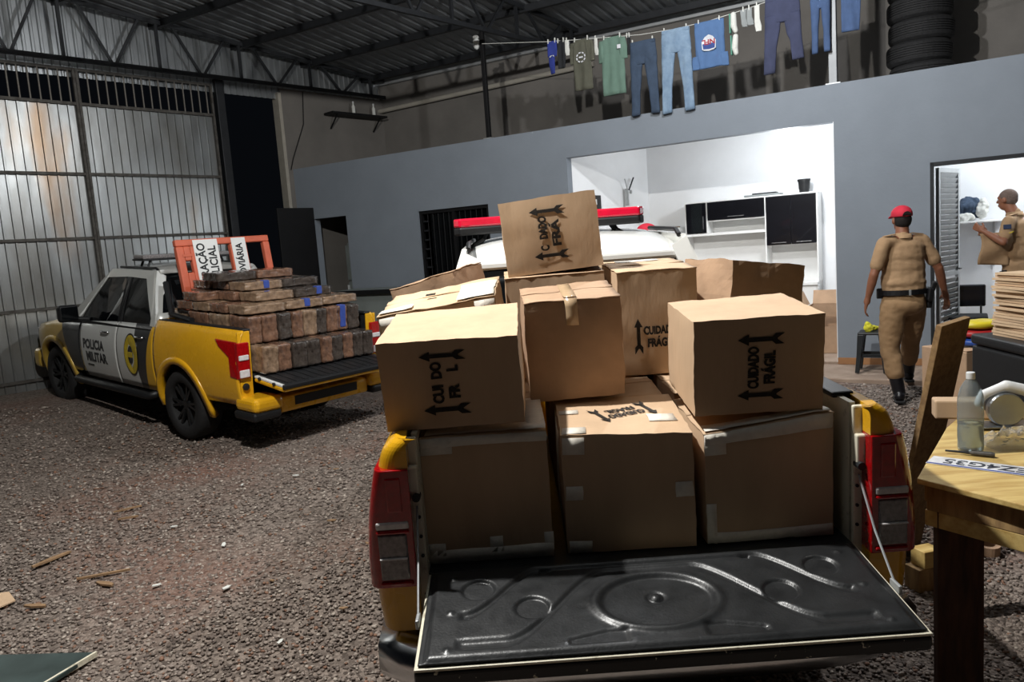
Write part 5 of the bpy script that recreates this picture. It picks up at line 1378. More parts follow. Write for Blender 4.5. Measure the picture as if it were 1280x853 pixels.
# ------------------------------------------------------------------ dark bits along the left part of the long wall
c_ = wthing('work_bench', 'low bench with a grey sheet along the long wall', 'bench', -5.9, -.62, gz(*WP(-5.9, -.6, 0).xy))
zt_ = 1.16
MB().bx(-1.5, 1.3, -.38, .35, zt_ - .03, zt_).build('top', 'grey_sheet', c_, bevel=.008); MB().bx(-1.5, 1.3, -.40, -.375, zt_ - .06, zt_ + .004).build('front_edge', 'black_steel', c_)
MB().bx(-1.45, 1.25, -.33, -.31, .12, zt_ - .06).build('panel', 'grey_sheet', c_)
for sx in (-1.4, 1.2):
    for sy in (-.3, .28): MB().bx(sx - .03, sx + .03, sy - .03, sy + .03, 0, zt_ - .03).build('leg', 'dark_steel', c_)
rr_ = random.Random(5)
for i in range(9):
    x = -5.9 + .12 + i * .13; c2 = wthing('scrap_lump', 'dark scrap lump among the heap on the grey bench', 'scrap', x, -.62 + (.13 if i % 2 else -.12), c_.location.z + zt_ + .001, 'scrap heap on the bench', rr_.uniform(-.3, .3))
    mb = MB(); s_ = rr_.uniform(.05, .072)
    mb.grid(lambda u, v: Vector((s_ * 1.6 * math.cos(2 * PI * u) * math.sin(PI * v), s_ * math.sin(2 * PI * u) * math.sin(PI * v), max(0, s_ * .7 + s_ * .7 * math.cos(PI * v)))) * (1 + .3 * mnoise.noise((u * 5 + i, v * 5, i))), 10, 7)
    mb.build('lump', 'rubble', c2)
c_ = wthing('fridge', 'grey refrigerator standing in the dark doorway of the store', 'fridge', -8.02, .75, .032)
MB().bx(-.26, .30, -.3, .3, 0, 1.95).build('body', 'grey_sheet', c_, bevel=.05, seg=3); MB().bx(-.25, .29, -.33, -.303, .05, 1.25).build('door', 'grey_sheet', c_, bevel=.02); MB().bx(-.25, .29, -.33, -.303, 1.28, 1.90).build('door', 'grey_sheet', c_, bevel=.02)
MB().bx(-.24, -.215, -.36, -.33, .8, 1.2).build('handle', 'cap_white', c_)
# black steel door leaf hooked open beside the store doorway
c_ = wthing('door_3', 'black sheet door pushed against the wall beside the store doorway', 'door', -8.50, -.03, gz(*WP(-8.5, -.1, 0).xy) + .02, rz=R(-100)); struct(c_)
MB().bx(0, .72, -.015, .015, 0, 2.36).build('leaf', 'black_steel', c_, bevel=.004); MB().bx(.62, .65, -.05, -.015, 1.0, 1.14).build('door_handle', 'dark_steel', c_)
# ------------------------------------------------------------------ workbench on the right
TZ = .75
tb = thing('work_table', 'rough plywood work table on dark plank legs', 'table', (1.45, 2.73, gz(1.45, 2.73)))
g0 = tb.location
top = [(1.45, 2.73), (1.66, 2.32), (2.0, 1.75), (2.8, 2.2), (2.75, 3.2), (2.15, 3.62), (1.93, 3.38)]
mb = MB().prism(top, lambda a, b, d: Vector((a, b, TZ - .022 + d)) - g0, .022); mb.build('table_top', 'plywood', tb, bevel=.004)
def apron(p, q, h, nm='apron', mt='raw_wood', drop=.022, th=.03):
    p, q = Vector((*p, TZ - drop - h / 2)) - g0, Vector((*q, TZ - drop - h / 2)) - g0
    MB().bar(p, q, th, h).build(nm, mt, tb, bevel=.003)
apron((1.495, 2.735), (2.03, 1.82), .10); apron((1.52, 2.78), (2.12, 3.52), .09)
apron((1.49, 2.74), (1.95, 1.95), .06, 'lower_rail', 'plywood', .122, .024)
def tleg(x, y, w, d, rz, mt='dark_wood'):
    zz = gz(x, y); MB().box(Vector((x, y, (TZ - .03 + zz) / 2)) - g0, (w, d, TZ - .03 - zz), rot=(0, 0, rz)).build('leg', mt, tb, bevel=.004)
tleg(1.585, 2.70, .16, .045, R(-8)); tleg(2.05, 3.42, .10, .05, R(40), 'raw_wood'); tleg(2.55, 3.05, .10, .05, R(10)); tleg(2.4, 2.05, .10, .05, R(10))

# water bottle
bt = thing('water_bottle', 'clear plastic bottle half full of water with white cap', 'bottle', (1.81, 3.0, TZ + .001))
prof = [(.030, 0), (.044, .006), (.047, .02), (.046, .05), (.047, .055), (.047, .10), (.0455, .108), (.047, .116), (.047, .16), (.0455, .168), (.047, .176), (.047, .215), (.044, .235), (.036, .262), (.024, .285), (.0145, .297), (.0145, .312)]
vs = prof + [(max(.002, r - .0012), z + .001) for r, z in reversed(prof)]
mb = MB(); n = 28; m_ = len(vs)
mb.add([(r * math.cos(2 * PI * k / n), r * math.sin(2 * PI * k / n), z) for r, z in vs for k in range(n)], [(i * n + k, i * n + (k + 1) % n, (i + 1) * n + (k + 1) % n, (i + 1) * n + k) for i in range(m_ - 1) for k in range(n)])
mb.build('bottle_wall', 'pet_plastic', bt, smooth=True)
wp_ = [(r - .002, z + .003) for r, z in prof if z <= .116] 
MB().lathe(wp_ + [(.0445, .118)], 28).build('water', 'water', bt, smooth=True)
MB().lathe([(.016, .298), (.0165, .30), (.0165, .322), (.015, .325)], 20).build('cap', 'cap_white', bt)
MB().lathe([(.0475, .178), (.0475, .2)], 28).v
# licence plate lying upside down along the edge
lp = thing('number_plate', 'white vehicle number plate lying on the plywood table', 'number plate', (1.745, 2.80, TZ + .001), rot=(0, 0, R(-44)))
MB().bx(-.19, .19, -.055, .055, 0, .003).build('plate', 'plate_white', lp, bevel=.001); MB().bx(-.188, .188, -.054, -.042, .003, .0036).build('blue_band', 'plate_blue', lp)
text('lettering', 'EZ4G35', .085, 'plate_ink', lp, Matrix.Translation((0, .004, .0036)) @ Matrix.Rotation(PI, 4, 'Z'), bold=.001, sx=1.0)
# screwdriver
sd = thing('chisel', 'short dark steel chisel lying beside the bottle', 'tool', (1.765, 2.96, TZ + .012), rot=(0, 0, R(-38)))
MB().tube([(-.07, 0, 0), (-.02, 0, 0), (.02, 0, 0)], [.004, .005, .006], 8).build('blade', 'dark_steel', sd); MB().tube([(.015, 0, 0), (.03, 0, 0), (.09, 0, 0), (.10, 0, 0)], [.006, .010, .011, .008], 10).build('handle', 'rusty_steel', sd)
# circular saw
cs = thing('circular_saw', 'white and steel circular saw at the back of the table', 'power tool', (2.16, 3.32, TZ + .001), rot=(0, 0, R(-12)))
MB().box((0, 0, .012), (.30, .13, .006)).build('base_plate', 'saw_steel', cs, bevel=.002)
MB().lathe([(.03, -.02), (.070, -.02), (.075, -.012), (.075, .012), (.070, .02), (.03, .02)], 28, Matrix.Translation((-.01, -.02, .085)) @ Matrix.Rotation(R(90), 4, 'X')).build('blade_guard', 'saw_steel', cs, smooth=False)
blob('handle', [('c', (-.09, 0, .15), (.0, 0, .185), .020, .024), ('c', (0, 0, .185), (.09, 0, .16), .026, .026), ('c', (.09, 0, .16), (.13, 0, .08), .026, .022), ('c', (-.09, 0, .15), (-.11, 0, .11), .02, .018)], .008, 'saw_white', cs, 2)
MB().tube([(-.02, .02, .09), (-.02, .12, .09)], [.05, .045], 18).build('motor', 'black_plastic', cs, smooth=False)
MB().tube([(.13, 0, .08), (.19, .03, .03), (.28, .10, .01), (.34, .2, .01)], .006, 8).build('power_cord', 'black_plastic', cs)
# crumpled clear bag
bg = thing('plastic_bag', 'crumpled clear plastic bag lying next to the bottle', 'bag', (2.05, 3.05, TZ + .002))
mb = MB().grid(lambda u, v: Vector(((u - .5) * .30, (v - .5) * .18, 0.002 + .055 * math.sin(PI * u) ** .5 * math.sin(PI * v) ** .5 * (1 + .8 * mnoise.noise((u * 6, v * 6, 3)) + .5 * mnoise.noise((u * 14, v * 14, 1))))), 36, 26)
mb.build('film', 'bag_plastic', bg, smooth=False)
# folded cardboard piece
o = MB().box((0, 0, .045), (.34, .10, .088)).build('cardboard_offcut', 'cardboard', None, bevel=.008); o.location = (2.14, 3.52, TZ + .001); o.rotation_euler = (0, 0, R(-20)); tag(o, 'folded cardboard offcut at the back edge of the table', 'cardboard')
# leaning chipboard
bd = thing('leaning_board', 'long chipboard plank leaning beside the work table', 'board', (2.0, 4.02, gz(2, 4.02)))
BLp, TLp, TRp = Vector((2.0, 4.02, gz(2, 4.02))), Vector((2.115, 3.74, 1.16)), Vector((2.33, 3.86, 1.18))
wv = (TRp - TLp); nv = (TLp - BLp).cross(wv).normalized() * .032
q = [BLp, BLp + wv, TRp, TLp]; 
MB().add([p - bd.location for p in q] + [p + nv - bd.location for p in q], [(0, 1, 2, 3), (7, 6, 5, 4), (0, 4, 5, 1), (1, 5, 6, 2), (2, 6, 7, 3), (3, 7, 4, 0)]).build('plank', 'chipboard', bd, bevel=.003)
# black case with stacked flat cartons
bc = thing('equipment_case', 'large black equipment case behind the work table', 'case', (3.18, 4.45, gz(3.18, 4.45)), rot=(0, 0, R(-4)))
hc = .955 - bc.location.z
MB().bx(-.32, .38, -.3, .3, 0, hc - .07).build('case_body', 'black_plastic', bc, bevel=.02, seg=3); MB().bx(-.325, .385, -.305, .305, hc - .065, hc).build('lid', 'black_plastic', bc, bevel=.02, seg=3)
MB().bx(-.29, -.23, -.318, -.305, hc - .10, hc - .055).build('clasp', 'light_steel', bc, bevel=.004)
MB().tube([(.05, -.31, hc - .2), (.0, -.36, hc - .15), (.06, -.38, hc - .05), (.16, -.36, hc + .01), (.24, -.34, hc - .06)], .007, 8).build('cable', 'black_plastic', bc)
cm = [MB().bx(-.27 - .006 * i, .27, -.22, .22 + .004 * i, 0, .013).mesh('flat_carton') for i in range(3)]
for i in range(23):
    o = link('flat_carton', cm[i % 3], 'cardboard_pale' if i % 4 else 'cardboard'); z = .956 + i * .0162 + (.012 if i > 10 else 0)
    o.location = (3.215 + random.uniform(-.012, .012), 4.42 + random.uniform(-.012, .012), z); o.rotation_euler = (0, 0, R(random.uniform(-2.5, 2.5)))
    tag(o, 'folded flat carton, %s up from the black case lid' % ORD[i], 'cardboard', 'folded cartons on the black case')
# coloured bags on a carton behind
o = thing('storage_carton', 'tall brown carton behind the leaning board under bright bags', 'box', (3.12, 5.2, gz(3.12, 5.2)), rot=(0, 0, R(12)))
MB().bx(-.2, .24, -.2, .2, 0, .80 - o.location.z).build('carton', 'cardboard_dark', o, bevel=.006); MB().box((0.02, -.14, .805 - o.location.z), (.43, .12, .006)).build('flap', 'cardboard_dark', o)
for i, (mt, nm) in enumerate((('bag_blue', 'blue'), ('bag_red', 'red'), ('bag_yellow', 'yellow'))):
    b_ = thing('pack_bag', 'glossy %s plastic pack on the tall brown carton' % nm, 'pack', (3.17, 5.14, .813 + i * .058), rot=(0, 0, R(-8 + 6 * i)), group='bright packs on the carton')
    mb = MB().grid(lambda u, v: Vector(((.15 - .004 * i) * math.cos(2 * PI * u) * math.sin(PI * v) ** .35, .11 * math.sin(2 * PI * u) * math.sin(PI * v) ** .35, .028 - .028 * math.cos(PI * v) + .004 * mnoise.noise((u * 8, v * 5, i)))), 24, 10)
    mb.build('film', mt, b_, smooth=True)
o = thing('wood_block', 'pale wooden block lying on gravel behind the table leg', 'wood', (2.02, 3.72, gz(2.02, 3.72)), rot=(0, 0, R(15)))
MB().bx(-.09, .09, -.05, .05, 0, .12).build('block', 'raw_wood', o, bevel=.004); MB().bx(-.06, .05, -.052, .04, .121, .21).build('upper_block', 'plywood', o, bevel=.004)
o = thing('tape_roll', 'brown roll of tape lying on gravel under the table', 'tape', (2.52, 4.02, gz(2.52, 4.02) + .012), rot=(R(4), 0, 0))
mb = MB(); n = 24; pf = [(.035, 0), (.06, 0), (.06, .05), (.035, .05)]
mb.add([(r * math.cos(2 * PI * k / n), r * math.sin(2 * PI * k / n), z) for r, z in pf for k in range(n)], [(i * n + k, i * n + (k + 1) % n, ((i + 1) % 4) * n + (k + 1) % n, ((i + 1) % 4) * n + k) for i in range(4) for k in range(n)])
mb.build('roll', 'cardboard_dark', o)

# ------------------------------------------------------------------ litter on the gravel
def chip(label, x, y, L_, w, rz, mt='splinter', nm='wood_splinter', th=.012, cat='wood', tilt=0.0):
    o = MB().prism([(-L_ / 2, -w * .3), (-L_ * .1, -w / 2), (L_ / 2, -w * .2), (L_ / 2 - .01, w * .3), (L_ * .05, w / 2), (-L_ / 2, w * .1)], lambda a, b, d: (a, b, d), th).build(nm, mt)
    o.location = (x, y, gz(x, y) + .014); o.rotation_euler = (0, R(tilt), R(rz)); tag(o, label, cat, 'litter on the gravel'); return o
chip('long thin wood splinter lying alone toward the gate', -3.12, 4.86, .26, .045, 62)
chip('longest wood splinter lying across a shorter chip', -2.62, 4.56, .30, .025, 18)
chip('short wood chip touching the longest splinter', -2.54, 4.42, .14, .045, -28)
chip('wood chip near the torn cardboard corner', -2.82, 4.19, .14, .04, -12)
chip('thin dark twig on the reddish gravel', -3.05, 5.75, .20, .02, 35)
chip('short twig beside the thin dark twig', -2.95, 5.55, .14, .018, 20)
o = MB().prism([(-.32, -.14), (.02, -.15), (.13, .03), (.02, .17), (-.32, .14)], lambda a, b, d: (a, b, d), .008).build('cardboard_scrap', 'cardboard'); o.location = (-3.12, 4.24, gz(-3.12, 4.24) + .014); o.rotation_euler = (0, 0, R(5)); tag(o, 'torn flat piece of cardboard lying on the gravel', 'cardboard', 'litter on the gravel')
rr_ = random.Random(9)
spots = [(-1.02, 4.75), (-.62, 3.28), (-.50, 2.98), (-1.58, 6.4), (-1.9, 6.3), (-2.3, 6.15), (-.9, 5.9), (-.35, 5.8), (-2.0, 4.9), (-1.5, 4.3), (-1.25, 3.6), (-1.75, 4.25), (-1.0, 3.9), (-2.5, 5.3), (-2.2, 4.35), (-1.35, 5.2)]
for i, (x, y) in enumerate(spots):
    o = MB().prism([(-.03, -.008), (0, -.014), (.03, -.004), (.022, .012), (-.018, .013)], lambda a, b, d: (a, b, d), .006).build('pale_chip', 'cloth_white' if i % 3 else 'splinter')
    o.location = (x, y, gz(x, y) + .016); o.rotation_euler = (0, R(rr_.uniform(-8, 8)), rr_.uniform(0, 6)); s_ = rr_.uniform(.6, 1.2); o.scale = (s_, s_, 1)
    tag(o, 'tiny pale chip scattered on the open gravel', 'chip', 'pale chips on the gravel')
# dark board at the frame's corner
o = thing('dark_panel', 'dark scratched panel with a pale edge lying on the gravel', 'panel', (-2.45, 3.42, gz(-2.45, 3.42) + .02), rot=(R(1.0), 0, R(-4)))
pg = [(-.9, .20), (-.35, .20), (.28, .19), (.20, -.12), (.02, -.55), (-.9, -.55)]
MB().prism(pg, lambda a, b, d: (a, b, d), .022).build('board', 'dark_sheet', o, bevel=.003)
MB().bar((.283, .19, .011), (.025, -.55, .011), .012, .026).build('edge_strip', 'cream_metal', o)
# ------------------------------------------------------------------ people
def hand(pr_, wrist, d, lat, palm, k=1.0, curl=.5):
    """wrist point, forward direction d, lateral axis towards the thumb, palm normal"""
    w = Vector(wrist); d = d.normalized(); lat = (lat - d * lat.dot(d)).normalized(); palm = d.cross(lat) * (1 if d.cross(lat).dot(palm) > 0 else -1)
    pr_.append(('c', w, w + d * .03 * k, .028 * k, .030 * k))
    for t in (-.024, -.008, .008, .024): pr_.append(('c', w + d * .03 * k + lat * t * .7 * k, w + d * .088 * k + lat * t * k, .016 * k, .0125 * k))
    for t, L_ in ((-.027, .060), (-.009, .074), (.009, .078), (.027, .070)):
        b = w + d * .092 * k + lat * t * 1.12 * k; dd = (d + lat * t * 4 * .3)
        m1 = b + (dd * (1 - curl * .25) + palm * curl * .45).normalized() * L_ * .5 * k
        m2 = m1 + (dd * (1 - curl * .8) + palm * curl * 1.0).normalized() * L_ * .34 * k
        m3 = m2 + (dd * (.8 - curl) + palm * curl * 1.3).normalized() * L_ * .28 * k
        pr_ += [('c', b, m1, .0095 * k, .009 * k), ('c', m1, m2, .009 * k, .0083 * k), ('c', m2, m3, .0083 * k, .0072 * k)]
    t0 = w + d * .025 * k + lat * .024 * k; t1 = t0 + (d * .55 + lat * .75 + palm * .2).normalized() * .036 * k; t2 = t1 + (d * .85 + lat * .3 + palm * .3).normalized() * .030 * k
    pr_ += [('c', t0, t1, .014 * k, .011 * k), ('c', t1, t2, .0105 * k, .009 * k)]

def person(label, J, fwd, headfwd, cap=None, hairm='hair', grp=None, curlL=.45, curlR=.45, belt=True, holster=True, tilt=0.0):
    f = Vector(fwd).normalized(); r = Vector((f.y, -f.x, 0)); up = Vector((0, 0, 1)); rz = math.atan2(r.y, r.x)
    base = Vector((J['pelvis'].x, J['pelvis'].y, min(J['anL'].z, J['anR'].z) - .085))
    t = thing('person', label, 'person', base, 0, grp)
    o = lambda p: Vector(p) - base
    hf = Vector(headfwd).normalized(); hr = Vector((hf.y, -hf.x, 0)); hz = math.atan2(hr.y, hr.x)
    H = o(J['head']); N_ = o(J['neck']); CH = o(J['chest']); PE = o(J['pelvis'])
    pr_ = []
    E_ = lambda c, rr, z=rz: pr_.append(('e', c, rr, (0, 0, z)))
    # head with jaw, nose, ears, brow
    E_(H + up * .018, (.076, .095, .098), hz); E_(H + hf * .022 - up * .045, (.058, .070, .075), hz)
    pr_.append(('c', H + hf * .088 + up * .012, H + hf * .108 - up * .022, .011, .015))
    pr_.append(('c', H + hf * .082 + up * .028 - hr * .035, H + hf * .082 + up * .028 + hr * .035, .013, .013))
    pr_.append(('c', H + hf * .085 - up * .062 - hr * .02, H + hf * .085 - up * .062 + hr * .02, .010, .010))
    for s in (-1, 1): pr_.append(('e', H + hr * s * .080 - up * .005 - hf * .005, (.012, .022, .033), (0, 0, hz)))
    pr_.append(('c', H - up * .06 - hf * .015, N_ - up * .03, .058, .066))
    # torso
    E_(CH + up * .06, (.155, .10, .14)); E_(CH - up * .12, (.15, .105, .16)); E_(PE + up * .05, (.155, .11, .14))
    for s, sh, el, ha, hp, kn, an, cu in ((-1, 'shL', 'elL', 'haL', 'hipL', 'knL', 'anL', curlL), (1, 'shR', 'elR', 'haR', 'hipR', 'knR', 'anR', curlR)):
        S, E2_, Hd = o(J[sh]), o(J[el]), o(J[ha])
        pr_ += [('c', N_ - up * .05, S, .06, .058), ('c', S, S.lerp(E2_, .5), .056, .050), ('c', S.lerp(E2_, .5), E2_, .050, .041), ('c', E2_, E2_.lerp(Hd, .35), .043, .042), ('c', E2_.lerp(Hd, .35), Hd, .042, .026)]
        d = (Hd - E2_).normalized(); lat = J.get('lat' + sh[-1], f); hand(pr_, Hd, d + Vector(J.get('bend' + sh[-1], (0, 0, 0))), Vector(lat), -r * s, 1.05, cu)
        Hp, K_, A_ = o(J[hp]), o(J[kn]), o(J[an])
        pr_ += [('c', Hp, K_, .088, .055), ('c', K_, K_.lerp(A_, .35), .052, .054), ('c', K_.lerp(A_, .35), A_, .052, .036)]
    body = blob('body', pr_, .0085, 'skin', t, 3)
    for s in (-1, 1):
        MB().lathe([(max(1e-4, .012 * math.cos(-PI / 2 + PI * k / 6)), .012 * math.sin(-PI / 2 + PI * k / 6)) for k in range(7)], 10, Matrix.Translation(H + hf * .082 + hr * s * .032 + up * .008)).build('eye', 'cloth_white', body, smooth=True)
    # shirt
    sp = []
    E2 = lambda c, rr: sp.append(('e', c, rr, (0, 0, rz)))
    E2(CH + up * .10, (.195, .115, .09)); E2(CH + up * .02, (.200, .130, .17)); E2(CH - up * .08, (.202, .136, .17)); E2(CH - up * .17, (.204, .142, .16)); E2(PE + up * .16, (.207, .148, .13)); E2(PE + up * .105, (.207, .150, .07))
    for s, sh, el in ((-1, 'shL', 'elL'), (1, 'shR', 'elR')):
        S, E3 = o(J[sh]), o(J[el]); e = S.lerp(E3, .70)
        sp += [('c', N_ - up * .06, S, .062, .066), ('c', S, e, .069, .066)]
    sp.append(('c', N_ - up * .05, N_ - up * .005, .075, .066))
    me_o = blob('shirt', sp, .012, 'uniform', t, 5)
    for v in me_o.data.vertices:      # cloth folds gathering at the waist and under the arms
        c = v.co; k = .004 + .007 * max(0, 1 - abs(c.z - (PE.z + .17)) / .14)
        v.co = c + v.normal * k * (mnoise.noise((c.x * 9, c.y * 9, c.z * 15)) + .5 * mnoise.noise((c.x * 20, c.y * 20, c.z * 34)))
    for s, sh in ((-1, 'shL'), (1, 'shR')):
        S = o(J[sh]); MB().bar(S + up * .082 - r * s * .10, S + up * .066 + r * s * .005, .055, .012).build('shoulder_strap', 'uniform', me_o, bevel=.003)
    col = [N_ + Vector((0, 0, -.02))]
    MB().loft([[N_ + up * z + (r * math.cos(2 * PI * k / 18) * a * .95 + f * math.sin(2 * PI * k / 18) * a) for k in range(18)] for z, a in ((-.035, .080), (.005, .076), (.012, .080), (-.03, .092))], caps=False).build('collar', 'uniform', me_o, smooth=True)
    # trousers
    tp = []
    tp.append(('e', PE + up * .01, (.198, .148, .115), (0, 0, rz))); tp.append(('e', PE - up * .05 - f * .03, (.19, .135, .11), (0, 0, rz)))
    for s, hp, kn, an in ((-1, 'hipL', 'knL', 'anL'), (1, 'hipR', 'knR', 'anR')):
        Hp, K_, A_ = o(J[hp]), o(J[kn]), o(J[an]); a2 = K_.lerp(A_, .58)
        tp += [('c', Hp, Hp.lerp(K_, .5), .122, .112), ('c', Hp.lerp(K_, .5), K_, .112, .090), ('c', K_, K_.lerp(A_, .4), .089, .088), ('c', K_.lerp(A_, .4), a2, .088, .082)]
    tr_o = blob('trousers', tp, .013, 'uniform_trousers', t, 5)
    for v in tr_o.data.vertices:
        c = v.co; v.co = c + v.normal * .009 * (mnoise.noise((c.x * 11, c.y * 11, c.z * 9)) + .5 * mnoise.noise((c.x * 18, c.y * 18, c.z * 26)))
    # boots
    for s, kn, an, tn in ((-1, 'knL', 'anL', 'toeL'), (1, 'knR', 'anR', 'toeR')):
        K_, A_ = o(J[kn]), o(J[an]); td = Vector(J.get(tn, f)).normalized()
        sh_ = (K_ - A_).normalized()
        b_ = blob('boot', [('c', A_ + sh_ * .20, A_ - sh_ * .0, .066, .058), ('c', A_ - up * .03 - td * .035, A_ - up * .045 + td * .06, .050, .045), ('c', A_ - up * .045 + td * .05, A_ - up * .052 + td * .145, .046, .036)], .009, 'boot_leather', t, 3)
        q = Matrix.Translation(A_ - up * .078 + td * .045) @ td.to_track_quat('Y', 'Z').to_matrix().to_4x4()
        MB().box((0, 0, 0), (.088, .275, .024), M=q).build('sole', 'rubber', b_, bevel=.008)
    if belt:
        Bc = PE + up * .075
        ring = lambda a, z: [Bc + up * z + r * math.cos(2 * PI * k / 32) * (.205 + a) + f * math.sin(2 * PI * k / 32) * (.150 + a) for k in range(32)]
        b_ = MB().loft([ring(0, -.024), ring(.012, -.024), ring(.012, .024), ring(0, .024)], caps=False).build('belt', 'belt_leather', t, smooth=False)
        MB().box((0, 0, 0), (.02, .01, .052), M=Matrix.Translation(Bc - f * .160) @ Matrix.Rotation(rz, 4, 'Z')).build('belt_keeper', 'light_steel', b_)
        MB().box((0, 0, 0), (.06, .03, .10), M=Matrix.Translation(Bc - r * .215 - up * .005) @ Matrix.Rotation(rz, 4, 'Z')).build('pouch', 'belt_leather', b_, bevel=.008)
        if holster:
            M_ = Matrix.Translation(Bc + r * .235 - up * .04) @ Matrix.Rotation(rz, 4, 'Z') @ Matrix.Rotation(R(8), 4, 'Y')
            h_ = MB().box((0, 0, -.03), (.05, .10, .20), M=M_).box((-.03, -.09, 0), (.05, .06, .12), M=M_).build('holster', 'belt_leather', b_, bevel=.012)
            MB().box((.005, -.03, .10), (.035, .05, .09), M=M_ @ Matrix.Rotation(R(20), 4, 'X')).build('grip', 'black_plastic', h_, bevel=.01)
    HQ = Matrix.Translation(H) @ Matrix.Rotation(hz, 4, 'Z')
    if cap:
        c_ = blob('cap', [('e', H + up * .055 - hf * .004, (.094, .113, .088), (0, 0, hz)), ('e', H + up * .04 + hf * .01, (.092, .112, .055), (0, 0, hz))], .010, cap, t, 3)
        for v in c_.data.vertices:
            if v.co.z < H.z + .034: v.co.z = H.z + .034
        n = 14
        MB().add([HQ @ Vector((.088 * math.cos(PI * k / n), .06 + .055 * math.sin(PI * k / n), .042)) for k in range(n + 1)] + [HQ @ Vector((.080 * math.cos(PI * k / n), .07 + .125 * math.sin(PI * k / n), .026)) for k in range(n + 1)],
                 [(k, k + 1, n + 2 + k, n + 1 + k) for k in range(n)]).build('brim', cap, c_, smooth=True, solid=.005)
        MB().add([HQ @ Vector((.040 * math.cos(PI * k / 10), -.119 + .006 * (k in (0, 10)), .040 + .040 * math.sin(PI * k / 10))) for k in range(11)] , [tuple(range(11))]).build('strap_opening', hairm, c_, solid=.006)
        blob('hair', [('e', H - hf * .018 + up * .005, (.082, .092, .075), (0, 0, hz)), ('e', H - hf * .03 - up * .02, (.072, .075, .06), (0, 0, hz))], .010, hairm, t, 2)
    else:
        blob('hair', [('e', H - hf * .010 + up * .030, (.081, .098, .092), (0, 0, hz)), ('e', H - hf * .028 - up * .0, (.076, .078, .07), (0, 0, hz))], .010, hairm, t, 2)
    return t, o

V = Vector
# officer walking away in front of the pillar
gx = gz(3.75, 7.35)
J1 = dict(head=V((3.80, 7.40, 1.685)), neck=V((3.79, 7.37, 1.545)), chest=V((3.79, 7.36, 1.32)), pelvis=V((3.785, 7.35, .93)),
          shL=V((3.595, 7.33, 1.475)), elL=V((3.49, 7.32, 1.19)), haL=V((3.455, 7.38, .955)), shR=V((3.985, 7.38, 1.475)), elR=V((4.12, 7.34, 1.21)), haR=V((4.225, 7.42, .955)),
          hipL=V((3.685, 7.34, .87)), knL=V((3.65, 7.36, .48)), anL=V((3.70, 7.28, gx + .10)), hipR=V((3.89, 7.37, .87)), knR=V((3.97, 7.58, .50)), anR=V((4.06, 7.80, .13)),
          toeL=(.35, .9, 0), toeR=(.3, .92, .1), latL=V((.3, .9, 0)), latR=V((-.1, 1, 0)))
p1, off1 = person('officer in tan uniform and red cap walking away past the stool', J1, (.12, .99, 0), (.05, 1, 0), cap='cap_red')
MB().box((0, 0, 0), (.05, .02, .03), M=Matrix.Translation(off1((3.46, 7.37, .985)))).build('wrist_band', 'black_plastic', p1, bevel=.006)
# officer in the right-hand room, sleeve towards us, holding his open shirt front
fz = .03
def wv_(x, y, z): return WP(x, y, z)
fw2 = (WP(-1, .9, 0) - WP(0, 0, 0)).normalized()
J2 = dict(head=wv_(1.625, .46, 1.825), neck=wv_(1.69, .44, 1.675), chest=wv_(1.76, .44, 1.42), pelvis=wv_(1.74, .45, .93),
          shL=wv_(1.63, .27, 1.58), elL=wv_(1.575, .12, 1.365), haL=wv_(1.40, .20, 1.49), shR=wv_(1.88, .60, 1.585), elR=wv_(1.66, .80, 1.34), haR=wv_(1.44, .62, 1.44),
          hipL=wv_(1.665, .36, .87), knL=wv_(1.65, .35, .50), anL=wv_(1.67, .34, fz + .10), hipR=wv_(1.70, .54, .87), knR=wv_(1.68, .58, .50), anR=wv_(1.72, .60, fz + .10),
          latL=V((0, 0, 1)), latR=V((0, 0, 1)))
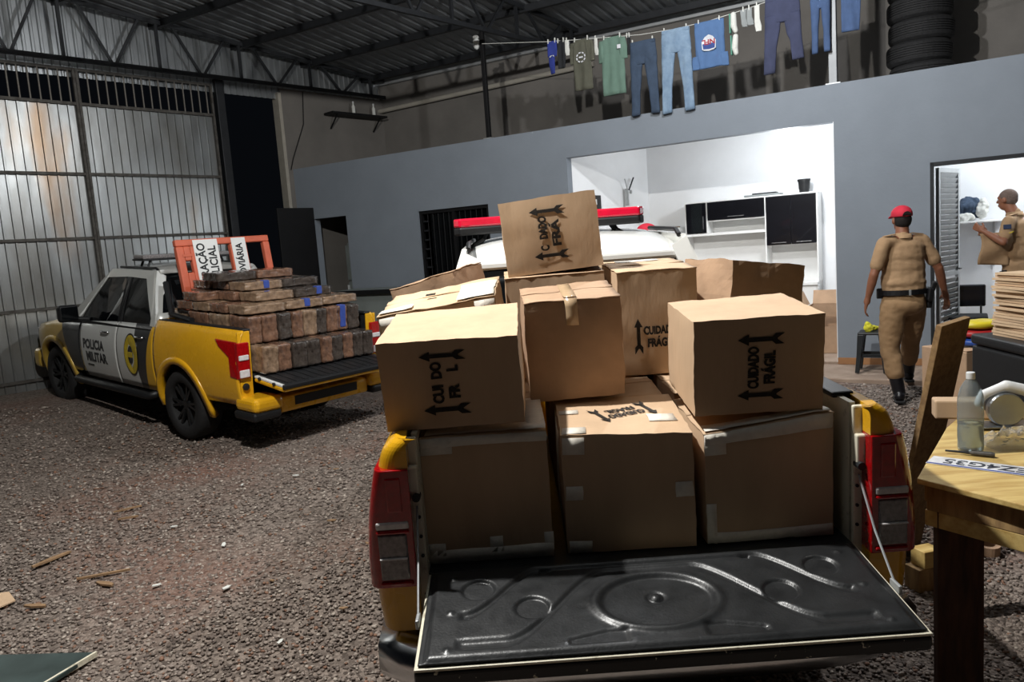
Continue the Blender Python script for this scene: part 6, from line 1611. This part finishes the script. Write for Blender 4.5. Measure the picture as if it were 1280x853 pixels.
p2, off2 = person('officer in tan uniform with cropped hair holding his open shirt', J2, fw2, (WP(-1, .55, 0) - WP(0, 0, 0)), hairm='grey_hair', holster=False, curlL=.8, curlR=.8)
mb = MB().grid(lambda u, v: off2(wv_(1.355 + .30 * u + .02 * math.sin(v * 5), .17 + .12 * u + .02 * math.sin(6 * v + 4 * u), 1.47 - .34 * v - .03 * u * v)), 10, 14)
mb.build('shirt_front', 'uniform', p2, smooth=True, solid=.006)
sl_ = off2(wv_(1.615, .14, 1.50))
M_ = Matrix.Translation(sl_) @ Matrix.Rotation(W_RZ, 4, 'Z') @ Matrix.Rotation(R(-8), 4, 'Z')
MB().box((0, -.012, .03), (.075, .012, .05), M=M_).build('sleeve_patch', 'patch_navy', p2, bevel=.004)
for s in (-1, 1): MB().box((s * .02, -.010, -.045), (.05, .010, .012), M=M_ @ Matrix.Rotation(R(-24 * s), 4, 'Y')).build('rank_chevron', 'patch_yellow', p2)
# officer standing beyond the white cab; only the red cap shows above its roof
gx3 = gz(1.52, 8.3)
b3 = V((1.52, 8.3, gx3)); q3 = lambda x, y, z: b3 + V((x, y, z))
J3 = dict(head=q3(0, 0, 1.745), neck=q3(0, -.02, 1.60), chest=q3(0, -.02, 1.36), pelvis=q3(0, 0, .95), shL=q3(-.02, .2, 1.50), elL=q3(.0, .25, 1.22), haL=q3(-.08, .24, .98), shR=q3(-.02, -.2, 1.50), elR=q3(.0, -.25, 1.22), haR=q3(-.08, -.24, .98),
          hipL=q3(0, .1, .88), knL=q3(-.02, .11, .5), anL=q3(.02, .11, .10), hipR=q3(0, -.1, .88), knR=q3(-.02, -.11, .5), anR=q3(.02, -.11, .10))
J3 = {k: v for k, v in J3.items()}
J3['shL'], J3['shR'] = J3['shR'], J3['shL']; J3['elL'], J3['elR'] = J3['elR'], J3['elL']; J3['haL'], J3['haR'] = J3['haR'], J3['haL']
for a, b in (('hipL', 'hipR'), ('knL', 'knR'), ('anL', 'anR')): J3[a], J3[b] = J3[b], J3[a]
person('officer mostly hidden beyond the white cab, red cap showing', J3, (-1, .1, 0), (-1, .2, 0), cap='cap_red', holster=False)
